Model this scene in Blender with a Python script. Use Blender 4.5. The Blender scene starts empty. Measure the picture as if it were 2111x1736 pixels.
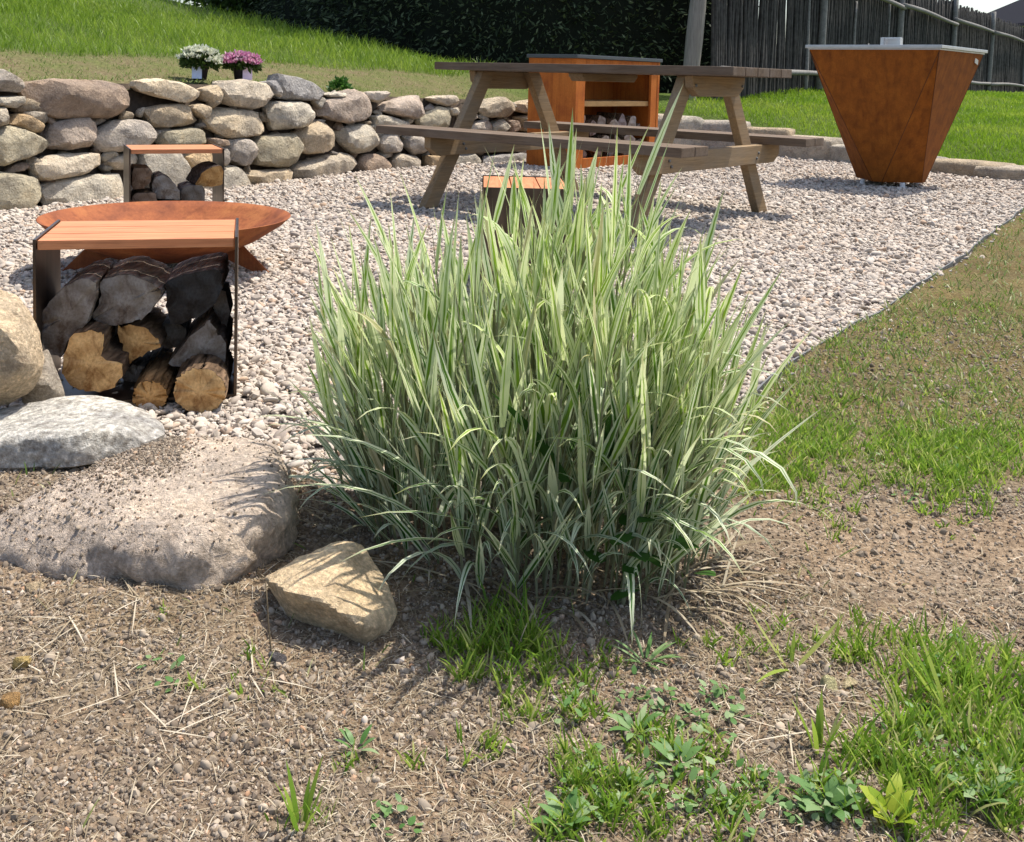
import bpy, bmesh, math, random
import numpy as np
from mathutils import Vector, Matrix

random.seed(7)
rng = np.random.default_rng(7)
sc = bpy.context.scene
COL = sc.collection
R = math.radians

# ------------------------------------------------------------------ camera
FPX, PPY, PITCH, ROLL, CAMH = 2079.3, 302.4, 0.0691, 0.0271, 0.6944
cam_d = bpy.data.cameras.new('camera')
cam = bpy.data.objects.new('camera', cam_d)
COL.objects.link(cam)
sc.camera = cam
cam_d.sensor_fit = 'HORIZONTAL'
cam_d.sensor_width = 36.0
cam_d.lens = 36.0 * FPX / 2111.0
cam_d.shift_y = -(868.0 - PPY) / 2111.0
cam_d.clip_start = 0.05
cam_d.clip_end = 2000
cam.matrix_world = (Matrix.Translation((0, 0, CAMH)) @ Matrix.Rotation(math.pi / 2 - PITCH, 4, 'X')
                    @ Matrix.Rotation(ROLL, 4, 'Z'))

# ------------------------------------------------------------------ world, sun, exposure
SUN_AZ, SUN_EL = R(57), R(66)          # azimuth measured from +Y towards +X
world = bpy.data.worlds.new('World')
sc.world = world
world.use_nodes = True
wt = world.node_tree
wt.nodes.clear()
sky = wt.nodes.new('ShaderNodeTexSky')
sky.sky_type = 'NISHITA'
sky.sun_disc = False
sky.sun_elevation = SUN_EL
sky.sun_rotation = SUN_AZ
sky.air_density = 1.0
sky.dust_density = 2.5
bg = wt.nodes.new('ShaderNodeBackground')
bg.inputs['Strength'].default_value = 0.15
wo = wt.nodes.new('ShaderNodeOutputWorld')
wt.links.new(sky.outputs[0], bg.inputs[0])
wt.links.new(bg.outputs[0], wo.inputs[0])

sun_d = bpy.data.lights.new('sun', 'SUN')
sun_d.energy = 3.9
sun_d.angle = R(0.5)
sun_d.color = (1.0, 0.955, 0.88)
sun = bpy.data.objects.new('sun', sun_d)
COL.objects.link(sun)
sdir = Vector((math.sin(SUN_AZ) * math.cos(SUN_EL), math.cos(SUN_AZ) * math.cos(SUN_EL), math.sin(SUN_EL)))
sun.location = sdir * 30
sun.rotation_euler = sdir.to_track_quat('Z', 'Y').to_euler()

sc.view_settings.view_transform = 'Standard'
sc.view_settings.look = 'None'
sc.view_settings.gamma = 1
sc.view_settings.use_curve_mapping = False
sc.view_settings.exposure = 0.72


# ------------------------------------------------------------------ numeric helpers
def ray(px, py):
    a = px - 1055.5
    b = py - PPY
    u = math.cos(ROLL) * a + math.sin(ROLL) * b
    v = -math.sin(ROLL) * a + math.cos(ROLL) * b
    X = u / FPX
    up = -v / FPX
    return X, math.cos(PITCH) + up * math.sin(PITCH), -math.sin(PITCH) + up * math.cos(PITCH)


def G(px, py, z=0.0):
    """a point of the photograph on the level z"""
    X, Y, Z = ray(px, py)
    t = (z - CAMH) / Z
    return np.array([X * t, Y * t, z])


def U(px, py, y):
    """a point of the photograph at the distance y"""
    X, Y, Z = ray(px, py)
    t = y / Y
    return np.array([X * t, y, CAMH + Z * t])


def _hash(ix, iy, iz, seed):
    h = (ix * 374761393 + iy * 668265263 + iz * 2147483647 + seed * 1274126177) & 0xffffffff
    h = ((h ^ (h >> 13)) * 1274126177) & 0xffffffff
    h = h ^ (h >> 16)
    return (h & 0xffffff) / float(0xffffff)


def vnoise(P, seed=0):
    P = np.asarray(P, float)
    if P.shape[1] == 2:
        P = np.c_[P, np.zeros(len(P))]
    i = np.floor(P).astype(np.int64)
    f = P - i
    f = f * f * (3 - 2 * f)
    out = 0
    for dx in (0, 1):
        wx = f[:, 0] if dx else 1 - f[:, 0]
        for dy in (0, 1):
            wy = f[:, 1] if dy else 1 - f[:, 1]
            for dz in (0, 1):
                wz = f[:, 2] if dz else 1 - f[:, 2]
                out = out + wx * wy * wz * _hash(i[:, 0] + dx, i[:, 1] + dy, i[:, 2] + dz, seed)
    return out * 2 - 1


def fbm(P, octv=4, seed=0, gain=0.5):
    P = np.asarray(P, float)
    a, s, o = 1.0, 0, 0
    for k in range(octv):
        o = o + a * vnoise(P, seed + k * 17)
        s += a
        P = P * 2.03 + 3.7
        a *= gain
    return o / s


def smooth(a, b, x):
    t = np.clip((np.asarray(x, float) - a) / (b - a), 0, 1)
    return t * t * (3 - 2 * t)


def mesh_np(name, V, quads=None, tris=None, attrs=None, smooth_sh=True):
    me = bpy.data.meshes.new(name)
    V = np.asarray(V, np.float32)
    me.vertices.add(len(V))
    me.vertices.foreach_set('co', V.ravel())
    idx, tot = [], []
    if quads is not None and len(quads):
        idx.append(np.asarray(quads, np.int32).ravel())
        tot.append(np.full(len(quads), 4, np.int32))
    if tris is not None and len(tris):
        idx.append(np.asarray(tris, np.int32).ravel())
        tot.append(np.full(len(tris), 3, np.int32))
    if idx:
        idx = np.concatenate(idx)
        tot = np.concatenate(tot)
        me.loops.add(len(idx))
        me.loops.foreach_set('vertex_index', idx)
        me.polygons.add(len(tot))
        st = np.concatenate([[0], np.cumsum(tot)[:-1]]).astype(np.int32)
        me.polygons.foreach_set('loop_start', st)
        me.polygons.foreach_set('loop_total', tot)
        me.polygons.foreach_set('use_smooth', np.full(len(tot), smooth_sh))
    if attrs:
        for k, (typ, arr) in attrs.items():
            at = me.attributes.new(k, typ, 'POINT')
            arr = np.asarray(arr)
            if typ == 'FLOAT':
                at.data.foreach_set('value', arr.astype(np.float32).ravel())
            elif typ == 'INT':
                at.data.foreach_set('value', arr.astype(np.int32).ravel())
            elif typ == 'FLOAT_VECTOR':
                at.data.foreach_set('vector', arr.astype(np.float32).ravel())
    me.update(calc_edges=True)
    return me


# ------------------------------------------------------------------ object helpers
def link(name, me, m=None, parent=None, loc=None, color=None):
    o = bpy.data.objects.new(name, me)
    COL.objects.link(o)
    if m is not None and me is not None and len(me.materials) == 0:
        me.materials.append(m)
    if parent is not None:
        o.parent = parent
    if loc is not None:
        o.location = loc
    if color is not None:
        o.color = (*color, 1)
    return o


def tag(o, label, cat, group=None):
    o['label'] = label
    o['category'] = cat
    if group:
        o['group'] = group
    return o


def kind(o, k):
    o['kind'] = k
    return o


def thing(name, label, cat, loc=(0, 0, 0), rotz=0.0, group=None):
    o = bpy.data.objects.new(name, None)
    COL.objects.link(o)
    o.empty_display_size = 0.1
    o.location = loc
    o.rotation_euler = (0, 0, rotz)
    return tag(o, label, cat, group)


def box_mesh(name, sx, sy, sz, bev=0.003):
    bm = bmesh.new()
    bmesh.ops.create_cube(bm, size=1)
    for v in bm.verts:
        v.co = Vector((v.co.x * sx, v.co.y * sy, v.co.z * sz))
    if bev:
        bmesh.ops.bevel(bm, geom=bm.edges[:], offset=bev, segments=2, affect='EDGES', profile=0.7)
    me = bpy.data.meshes.new(name)
    bm.to_mesh(me)
    bm.free()
    return me


def box(name, size, m, parent, loc, rot=None, bev=0.003, color=None):
    o = link(name, box_mesh(name, *size, bev), m, parent, loc, color)
    if rot is not None:
        if isinstance(rot, Matrix):
            o.rotation_euler = rot.to_euler()
        else:
            o.rotation_euler = rot
    return o


def prism_mesh(name, poly, thick, bev=0.0, axis='Y'):
    """polygon in local XZ extruded along Y"""
    bm = bmesh.new()
    a = [bm.verts.new((x, -thick / 2, z)) for x, z in poly]
    b = [bm.verts.new((x, thick / 2, z)) for x, z in poly]
    n = len(poly)
    bm.faces.new(a)
    bm.faces.new(b[::-1])
    for i in range(n):
        bm.faces.new((a[(i + 1) % n], a[i], b[i], b[(i + 1) % n]))
    bmesh.ops.recalc_face_normals(bm, faces=bm.faces[:])
    if bev:
        bmesh.ops.bevel(bm, geom=bm.edges[:], offset=bev, segments=1, affect='EDGES')
    me = bpy.data.meshes.new(name)
    bm.to_mesh(me)
    bm.free()
    return me


# ------------------------------------------------------------------ materials
class NT:
    def __init__(self, name, rough=0.8, spec=0.3, metallic=0.0):
        self.m = bpy.data.materials.new(name)
        self.m.use_nodes = True
        self.t = self.m.node_tree
        self.t.nodes.clear()
        self.out = self.n('ShaderNodeOutputMaterial')
        self.b = self.n('ShaderNodeBsdfPrincipled')
        self.b.inputs['Roughness'].default_value = rough
        self.b.inputs['Specular IOR Level'].default_value = spec
        self.b.inputs['Metallic'].default_value = metallic
        self.l(self.b.outputs[0], self.out.inputs[0])

    def n(self, t):
        return self.t.nodes.new(t)

    def l(self, a, b):
        self.t.links.new(a, b)

    def put(self, node, sock, v):
        if v is None:
            return
        s = node.inputs[sock]
        if hasattr(v, 'is_output'):
            self.l(v, s)
        elif isinstance(v, (tuple, list)) and len(v) == 3 and s.type == 'RGBA':
            s.default_value = (*v, 1)
        else:
            s.default_value = v

    def coord(self, kind='Object', scale=(1, 1, 1), rand=True):
        tc = self.n('ShaderNodeTexCoord')
        mp = self.n('ShaderNodeMapping')
        self.l(tc.outputs[kind], mp.inputs[0])
        mp.inputs['Scale'].default_value = scale
        if rand:
            oi = self.n('ShaderNodeObjectInfo')
            mu = self.n('ShaderNodeMath')
            mu.operation = 'MULTIPLY'
            self.l(oi.outputs['Random'], mu.inputs[0])
            mu.inputs[1].default_value = 37.0
            self.l(mu.outputs[0], mp.inputs['Location'])
        return mp.outputs[0]

    def pos(self, scale=(1, 1, 1)):
        g = self.n('ShaderNodeNewGeometry')
        mp = self.n('ShaderNodeMapping')
        self.l(g.outputs['Position'], mp.inputs[0])
        mp.inputs['Scale'].default_value = scale
        return mp.outputs[0]

    def noise(self, vec, scale, detail=4, rough=0.55, dist=0.0, out=0):
        x = self.n('ShaderNodeTexNoise')
        self.l(vec, x.inputs['Vector'])
        x.inputs['Scale'].default_value = scale
        x.inputs['Detail'].default_value = detail
        x.inputs['Roughness'].default_value = rough
        x.inputs['Distortion'].default_value = dist
        return x.outputs[out]

    def voro(self, vec, scale, feature='F1', out='Distance'):
        x = self.n('ShaderNodeTexVoronoi')
        x.feature = feature
        self.l(vec, x.inputs['Vector'])
        x.inputs['Scale'].default_value = scale
        return x.outputs[out]

    def ramp(self, f, stops, interp='LINEAR'):
        r = self.n('ShaderNodeValToRGB')
        r.color_ramp.interpolation = interp
        e = r.color_ramp.elements
        while len(e) < len(stops):
            e.new(0.5)
        for el, (p, c) in zip(e, stops):
            el.position = p
            el.color = (*c, 1) if len(c) == 3 else c
        self.l(f, r.inputs[0])
        return r.outputs[0]

    def val(self, f, a, b, c=0.0, d=1.0):
        r = self.n('ShaderNodeMapRange')
        self.l(f, r.inputs[0])
        for i, v in enumerate((a, b, c, d)):
            r.inputs[1 + i].default_value = v
        return r.outputs[0]

    def mix(self, f, a, b, mode='MIX'):
        x = self.n('ShaderNodeMix')
        x.data_type = 'RGBA'
        x.blend_type = mode
        self.put(x, 0, f)
        self.put(x, 6, a)
        self.put(x, 7, b)
        return x.outputs[2]

    def math(self, op, a, b=None):
        x = self.n('ShaderNodeMath')
        x.operation = op
        self.put(x, 0, a)
        if b is not None:
            self.put(x, 1, b)
        return x.outputs[0]

    def attr(self, name, out='Fac'):
        x = self.n('ShaderNodeAttribute')
        x.attribute_name = name
        return x.outputs[out]

    def objcol(self):
        return self.n('ShaderNodeObjectInfo').outputs['Color']

    def rand(self):
        return self.n('ShaderNodeObjectInfo').outputs['Random']

    def bump(self, h, strength=0.4, dist=0.01):
        x = self.n('ShaderNodeBump')
        x.inputs['Strength'].default_value = strength
        x.inputs['Distance'].default_value = dist
        self.l(h, x.inputs['Height'])
        self.l(x.outputs[0], self.b.inputs['Normal'])

    def color(self, c):
        self.put(self.b, 'Base Color', c)
        return self.m


def leaf_mat(name, colfn, trans=0.4, rough=0.45, spec=0.25):
    k = NT(name, rough, spec)
    c = colfn(k)
    k.color(c)
    tr = k.n('ShaderNodeBsdfTranslucent')
    k.l(c, tr.inputs[0])
    mx = k.n('ShaderNodeMixShader')
    mx.inputs[0].default_value = trans
    k.l(k.b.outputs[0], mx.inputs[1])
    k.l(tr.outputs[0], mx.inputs[2])
    k.l(mx.outputs[0], k.out.inputs[0])
    return k.m


def m_stone(name, speck=90, contrast=0.5, bump=0.5, bd=0.006, warm=0.5, mid=16):
    k = NT(name, 0.92, 0.12)
    v = k.coord('Object')
    base = k.objcol()
    n1 = k.noise(v, 6, 6, 0.65)
    n2 = k.noise(v, speck, 3, 0.7)
    n3 = k.noise(v, mid, 8, 0.75, 0.15)
    n4 = k.noise(v, mid * 2.7, 5, 0.7, 0.1)
    c = k.mix(k.val(n1, 0.36, 0.66), k.mix(0.35, base, (0.20, 0.15, 0.10), 'MIX'), k.mix(1.0, base, (1.45, 1.38, 1.24), 'MULTIPLY'))
    c = k.mix(k.val(n3, 0.34, 0.5, 0.6, 0.0), c, k.mix(1.0, c, (0.5, 0.46, 0.42), 'MULTIPLY'))
    c = k.mix(k.val(n4, 0.55, 0.72, 0.0, 0.55), c, k.mix(1.0, c, (1.45, 1.42, 1.36), 'MULTIPLY'))
    c = k.mix(k.val(n2, 0.36, 0.62, contrast, 0.0), c, k.mix(1.0, c, (0.42, 0.40, 0.38), 'MULTIPLY'))
    c = k.mix(k.val(n2, 0.58, 0.74, 0.0, contrast), c, k.mix(1.0, c, (1.5, 1.48, 1.45), 'MULTIPLY'))
    c = k.mix(k.val(n1, 0.56, 0.70, 0.0, warm), c, k.mix(0.6, c, (0.34, 0.19, 0.08)))
    h = k.math('ADD', k.math('MULTIPLY', n3, 1.0), k.math('MULTIPLY', n4, 0.45))
    k.bump(k.math('ADD', h, k.math('MULTIPLY', n2, 0.18)), bump, bd)
    return k.color(c)


MAT = {}
MAT['stone'] = m_stone('field_stone', 90, .35, 1.0, .045, .4, 15)
MAT['granite'] = m_stone('speckled_granite', 75, 0.9, 1.0, 0.022, 0.1, 26)
MAT['boulder'] = m_stone('boulder_stone', 130, 0.6, 1.0, 0.022, 0.3, 30)


def m_wood(name, c1, c2, scale=(1.5, 30, 30), rough=0.75, grey=None, gamt=0.0, bump=0.35):
    k = NT(name, rough, 0.2)
    v = k.coord('Object', scale)
    n = k.noise(v, 2.2, 6, 0.6, 0.8)
    n2 = k.noise(v, 9, 3, 0.6)
    c = k.ramp(n, [(0.25, c1), (0.75, c2)])
    c = k.mix(k.val(n2, 0.45, 0.75, 0, 0.55), c, k.mix(1.0, c, (0.45, 0.42, 0.4), 'MULTIPLY'))
    if grey:
        v2 = k.coord('Object', (1, 3, 3))
        c = k.mix(k.val(k.noise(v2, 5, 4), 0.35, 0.7, 0, gamt), c, grey)
    k.bump(n2, bump, 0.002)
    return k.color(c)


MAT['table_leg'] = m_wood('tan_pressure_treated_wood', (0.20, 0.125, 0.06), (0.36, 0.245, 0.13), grey=(0.20, 0.17, 0.13), gamt=0.5)
MAT['table_top'] = m_wood('weathered_dark_wood', (0.075, 0.050, 0.032), (0.19, 0.132, 0.086), grey=(0.22, 0.18, 0.145), gamt=0.4)
MAT['seat'] = m_wood('reddish_larch_seat', (0.44, 0.15, 0.062), (0.62, 0.28, 0.13), (1.6, 24, 24), 0.55, bump=0.2)
MAT['shelf'] = m_wood('tan_shelf_board', (0.40, 0.22, 0.08), (0.55, 0.34, 0.14), (1.6, 24, 24), 0.6)
MAT['fence'] = m_wood('weathered_hazel', (0.018, 0.016, 0.014), (0.06, 0.054, 0.047), (20, 20, 1.2), 0.85, grey=(0.13, 0.122, 0.112), gamt=0.4)
MAT['rail'] = m_wood('silver_grey_pole', (0.15, 0.14, 0.125), (0.28, 0.265, 0.245), (8, 8, 8), 0.85)
MAT['pole'] = m_wood('grey_barkless_pole', (0.17, 0.15, 0.125), (0.30, 0.27, 0.235), (20, 20, 1.0), 0.85)


def m_rust(name, a, b, c3, sc_=6):
    k = NT(name, 0.78, 0.25)
    v = k.coord('Object', rand=True)
    n = k.noise(v, sc_, 6, 0.6, 0.3)
    n2 = k.noise(v, 110, 3, 0.7)
    c = k.ramp(n, [(0.3, a), (0.52, b), (0.72, c3)])
    c = k.mix(k.val(n2, 0.4, 0.7, 0, 0.4), c, k.mix(1.0, c, (0.5, 0.45, 0.42), 'MULTIPLY'))
    vs = k.coord('Object', (9, 9, 0.5))
    c = k.mix(k.val(k.noise(vs, 3, 5, .7), 0.48, 0.72, 0, 0.7), c, k.mix(1.0, c, (0.5, 0.42, 0.38), 'MULTIPLY'))
    c = k.mix(k.val(k.noise(vs, 7, 4, .7), 0.58, 0.75, 0, 0.5), c, k.mix(1.0, c, (1.35, 1.5, 1.6), 'MULTIPLY'))
    k.bump(n2, 0.15, 0.002)
    return k.color(c)


MAT['corten'] = m_rust('corten_steel', (0.20, 0.056, 0.005), (0.275, 0.080, 0.007), (0.325, 0.102, 0.010), 14)
MAT['corten_cab'] = m_rust('orange_corten_sheet', (0.34, 0.085, 0.016), (0.50, 0.145, 0.022), (0.55, 0.18, 0.03), 4)
MAT['bowl'] = m_rust('rusty_bowl_steel', (0.15, 0.042, 0.018), (0.28, 0.085, 0.028), (0.40, 0.15, 0.045), 5)


def simple(name, col, rough=0.6, spec=0.3, metal=0.0, var=0.25, sc_=20):
    k = NT(name, rough, spec, metal)
    v = k.coord('Object')
    n = k.noise(v, sc_, 4)
    c = k.mix(k.val(n, 0.3, 0.7, 0, 1), col, tuple(min(1, x * (1 + var)) for x in col))
    return k.color(c)


k = NT('brown_patinated_steel', 0.38, 0.5, 0.65)
n = k.noise(k.coord('Object', (14, 14, 1.5)), 2.5, 5)
c = k.ramp(n, [(0.3, (0.035, 0.024, 0.018)), (0.7, (0.12, 0.085, 0.06))])
MAT['rack'] = k.color(c)
MAT['crease'] = simple('dark_crease_shade', (0.10, 0.032, 0.008), 0.8)  # crease shading put into a dark colour
MAT['plate'] = simple('bare_griddle_steel', (0.42, 0.42, 0.42), 0.35, 0.5, 0.6, 0.2)
MAT['slate'] = simple('dark_slate_slab', (0.05, 0.055, 0.06), 0.35, 0.5)
MAT['white_foot'] = simple('pale_foot', (0.6, 0.58, 0.55), 0.6)
MAT['edging'] = simple('galvanised_edging', (0.13, 0.13, 0.125), 0.6, 0.3, 0.3)
MAT['earth'] = simple('dark_backfill_earth', (0.045, 0.034, 0.025), 0.95, 0.1, 0, 1.2, 30)
MAT['pot'] = simple('dark_nursery_pot', (0.03, 0.026, 0.028), 0.5)
MAT['label'] = simple('pale_blue_plant_label', (0.52, 0.58, 0.72), 0.5, 0.3, 0, 0.2, 40)
MAT['label2'] = simple('pale_pink_plant_label', (0.68, 0.52, 0.6), 0.5, 0.3, 0, 0.2, 40)
MAT['house_wall'] = simple('cream_render', (0.62, 0.58, 0.48), 0.9)
MAT['house_roof'] = simple('dark_roof_tiles', (0.012, 0.012, 0.016), 0.9, .05)
MAT['glass'] = simple('window_glass', (0.04, 0.05, 0.06), 0.1, 0.6)

# bark / cut wood
k = NT('firewood_bark', 0.95, 0.1)
v = k.coord('Object', (9, 2.0, 9))
n = k.noise(v, 4, 5, 0.65)
c = k.mix(k.val(n, 0.35, 0.7), k.mix(1.0, k.objcol(), (0.35, 0.33, 0.32), 'MULTIPLY'), k.mix(1.0, k.objcol(), (1.3, 1.25, 1.2), 'MULTIPLY'))
n9 = k.voro(v, 9)
c = k.mix(k.val(n9, .35, .7, 0, .6), c, k.mix(1.0, c, (.4, .4, .4), 'MULTIPLY'))
k.bump(k.math('ADD', n, k.math('MULTIPLY', n9, -.7)), 1.0, 0.012)
MAT['bark'] = k.color(c)
k = NT('cut_end_grain', 0.9, 0.1)
tc = k.n('ShaderNodeTexCoord')
mp = k.n('ShaderNodeMapping')
mp.inputs['Scale'].default_value = (1, 0.05, 1)
k.l(tc.outputs['Object'], mp.inputs[0])
nz = k.noise(mp.outputs[0], 9, 4, 0.6)
ln = k.n('ShaderNodeVectorMath')
ln.operation = 'LENGTH'
k.l(mp.outputs[0], ln.inputs[0])
d = k.math('ADD', k.math('MULTIPLY', ln.outputs['Value'], 150.0), k.math('MULTIPLY', nz, 7.0))
ring = k.val(k.math('SINE', d), -1, 1)
oc = k.objcol()
c = k.mix(k.math('MULTIPLY', ring, 0.5), oc, k.mix(1.0, oc, (0.5, 0.4, 0.3), 'MULTIPLY'))
n2 = k.noise(mp.outputs[0], 16, 5, 0.7, 1.0)
c = k.mix(k.val(n2, 0.47, 0.66, 0, 0.9), c, k.mix(1.0, oc, (0.32, 0.22, 0.16), 'MULTIPLY'))
n3 = k.noise(mp.outputs[0], 160, 2, 0.6)
c = k.mix(k.val(n3, 0.4, 0.7, 0, 0.5), c, k.mix(1.0, c, (0.5, 0.45, 0.4), 'MULTIPLY'))
k.bump(n3, 0.5, 0.003)
MAT['cut'] = k.color(c)

# ground materials
k = NT('gravel_base', 0.95, 0.1)
p = k.pos()
cv = k.voro(p, 70, out='Color')
sep = k.n('ShaderNodeSeparateColor')
k.l(cv, sep.inputs[0])
c = k.ramp(sep.outputs[0], [(0.0, (0.13, 0.11, 0.10)), (0.5, (0.30, 0.26, 0.235)), (1.0, (0.46, 0.42, 0.39))])
dv = k.voro(p, 70)
c = k.mix(k.val(dv, 0.3, 0.7, 0, 0.8), c, (0.06, 0.05, 0.045))
k.bump(dv, 0.8, -0.01)
MAT['gravel_base'] = k.color(c)

k = NT('gravel_pebble', 0.85, 0.2)
v = k.coord('Object')
c = k.ramp(k.rand(), [(0.0, (0.28, 0.235, 0.20)), (0.15, (0.40, 0.335, 0.27)), (0.35, (0.455, 0.385, 0.31)),
                      (0.55, (0.505, 0.435, 0.355)), (0.72, (0.43, 0.38, 0.325)), (0.86, (0.57, 0.505, 0.42)), (0.95, (0.44, 0.31, 0.21)), (1.0, (0.28, 0.25, 0.23))])
c = k.mix(k.val(k.noise(v, 3.5, 4, 0.7), 0.45, 0.75, 0, 0.45), c, k.mix(1.0, c, (0.55, 0.5, 0.48), 'MULTIPLY'))
MAT['pebble'] = k.color(c)

k = NT('bare_soil', 0.95, 0.08)
p = k.pos()
n1 = k.noise(p, 5, 5, 0.6)
n2 = k.noise(p, 120, 4, 0.7)
n3 = k.noise(p, 320, 3, 0.7)
c = k.ramp(n2, [(0.3, (0.085, 0.061, 0.041)), (0.5, (0.215, 0.164, 0.115)), (0.72, (0.40, 0.32, 0.235))])
c = k.mix(k.val(n1, 0.4, 0.65, 0, 0.7), c, k.mix(1.0, c, (1.25, 1.12, 0.95), 'MULTIPLY'))
c = k.mix(k.val(k.noise(p, 2.2, 3), 0.42, 0.6, 0.45, 0), c, k.mix(1.0, c, (0.6, 0.55, 0.5), 'MULTIPLY'))
olive = k.attr('green')
c = k.mix(k.math('MULTIPLY', olive, 0.8), c, k.mix(1.0, c, (0.50, 0.53, 0.27), 'MULTIPLY'))
k.bump(k.math('ADD', n2, k.math('MULTIPLY', n3, 0.6)), 0.9, 0.006)
MAT['soil'] = k.color(c)

k = NT('soil_crumb', 0.95, 0.08)
c = k.ramp(k.rand(), [(0.0, (0.13, 0.095, 0.068)), (0.4, (0.205, 0.163, 0.12)), (0.75, (0.31, 0.252, 0.19)), (0.93, (0.42, 0.345, 0.26)), (0.97, (0.36, 0.21, 0.12)), (1.0, (0.52, 0.45, 0.37))])
MAT['crumb'] = k.color(c)

k = NT('meadow_ground', 0.95, 0.08)
p = k.pos()
n1 = k.noise(p, 3, 5, 0.65)
n2 = k.noise(p, 45, 4, 0.7)
sown = k.mix(k.val(n2, .35, .65), k.ramp(n1, [(0.35, (0.13, 0.10, 0.055)), (0.6, (0.10, 0.105, 0.04))]), k.ramp(n1, [(0.35, (0.18, 0.15, 0.08)), (0.6, (0.14, 0.15, 0.05))]))
grass = k.ramp(n2, [(0.3, (0.035, 0.055, 0.012)), (0.7, (0.11, 0.16, 0.03))])
c = k.mix(k.attr('green'), sown, grass)
c = k.mix(k.val(n2, 0.35, 0.65, 0.5, 0), c, k.mix(1.0, c, (0.55, 0.5, 0.45), 'MULTIPLY'))
k.bump(n2, 0.6, 0.02)
MAT['meadow'] = k.color(c)


def grassfn(stops):
    def f(k):
        return k.ramp(k.attr('tint'), stops)
    return f


MAT['grass'] = leaf_mat('young_green_grass', grassfn([(0, (0.12, 0.23, 0.022)), (0.45, (0.22, 0.35, 0.035)), (0.8, (0.34, 0.43, 0.07)), (1, (0.50, 0.48, 0.20))]), 0.5)
MAT['sown'] = leaf_mat('thin_sown_grass', grassfn([(0, (0.10, 0.18, 0.03)), (0.55, (0.18, 0.25, 0.05)), (1, (0.42, 0.37, 0.19))]), 0.4)
MAT['bank'] = leaf_mat('bank_grass', grassfn([(0, (0.09, 0.17, 0.016)), (0.5, (0.19, 0.29, 0.028)), (0.85, (0.30, 0.38, 0.06)), (1, (0.42, 0.42, 0.16))]), 0.5)
MAT['lawn'] = leaf_mat('mown_lawn_grass', grassfn([(0, (0.11, 0.22, 0.012)), (0.5, (0.21, 0.33, 0.02)), (1, (0.34, 0.42, 0.06))]), 0.45)
MAT['thatch'] = leaf_mat('dry_straw', grassfn([(0, (0.20, 0.15, 0.09)), (0.5, (0.36, 0.29, 0.19)), (1, (0.58, 0.51, 0.39))]), 0.2, 0.7)
MAT['weed'] = leaf_mat('weed_leaf', grassfn([(0, (0.08, 0.18, 0.04)), (0.6, (0.16, 0.27, 0.09)), (1, (0.30, 0.38, 0.19))]), 0.35)
MAT['weed_dark'] = leaf_mat('dark_weed_leaf', grassfn([(0, (0.03, 0.09, 0.014)), (1, (0.08, 0.19, 0.03))]), 0.35)
MAT['weed_yellow'] = leaf_mat('yellow_green_leaf', grassfn([(0, (0.22, 0.32, 0.02)), (1, (0.38, 0.44, 0.04))]), 0.45)
MAT['needle'] = leaf_mat('conifer_needles', grassfn([(0, (0.024, 0.036, 0.016)), (0.6, (0.05, 0.07, 0.03)), (1, (0.15, 0.18, 0.09))]), 0.15, 0.6, 0.15)  # lightest tints painted as sunlit needle tips, spread at random
MAT['shrubleaf'] = leaf_mat('shrub_leaves', grassfn([(0, (0.03, 0.06, 0.012)), (1, (0.09, 0.14, 0.03))]), 0.4)
MAT['hedge_core'] = simple('hedge_shade_and_charcoal', (0.012, 0.014, 0.009), 0.95, 0.05, 0, 0.5)  # near black: inner hedge shade put into colour, also the charcoal lump
MAT['petal_w'] = leaf_mat('cream_petals', grassfn([(0, (0.50, 0.52, 0.36)), (1, (0.80, 0.80, 0.66))]), 0.3, 0.7)
MAT['petal_p'] = leaf_mat('pink_petals', grassfn([(0, (0.42, 0.12, 0.24)), (0.6, (0.62, 0.26, 0.42)), (1, (0.78, 0.55, 0.62))]), 0.3, 0.7)


def ribbon_color(k):
    u = k.attr('bu')
    t = k.attr('bt')
    tint = k.attr('tint')
    x = k.n('ShaderNodeCombineXYZ')
    k.l(k.math('MULTIPLY', u, 4.2), x.inputs[0])
    k.l(k.math('MULTIPLY', tint, 91.0), x.inputs[1])
    k.l(k.math('MULTIPLY', t, 0.7), x.inputs[2])
    s = k.noise(x.outputs[0], 1.0, 2, 0.6)
    edge = k.math('ABSOLUTE', k.math('SUBTRACT', u, 0.5))
    s2 = k.math('ADD', s, k.math('MULTIPLY', edge, 0.55))
    w = k.val(s2, 0.552, 0.602)
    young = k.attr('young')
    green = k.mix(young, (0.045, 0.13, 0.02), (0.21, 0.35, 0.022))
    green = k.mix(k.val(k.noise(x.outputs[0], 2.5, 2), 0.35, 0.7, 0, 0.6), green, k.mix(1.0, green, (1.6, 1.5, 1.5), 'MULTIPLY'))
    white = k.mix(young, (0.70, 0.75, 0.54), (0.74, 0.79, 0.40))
    c = k.mix(w, green, white)
    dead = k.val(k.math('FRACT', k.math('MULTIPLY', tint, 17.0)), 0.955, 0.965, 0, 0.6)
    c = k.mix(dead, c, (0.42, 0.33, 0.20))
    tipd = k.val(t, 0.78, 1.0, 0, 0.6)
    return k.mix(tipd, c, (0.40, 0.30, 0.18))


MAT['ribbon'] = leaf_mat('striped_ribbon_leaf', ribbon_color, 0.40, 0.5, 0.25)
MAT['stem'] = leaf_mat('pale_stem', grassfn([(0, (0.20, 0.22, 0.10)), (1, (0.38, 0.36, 0.24))]), 0.2, 0.6)

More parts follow.
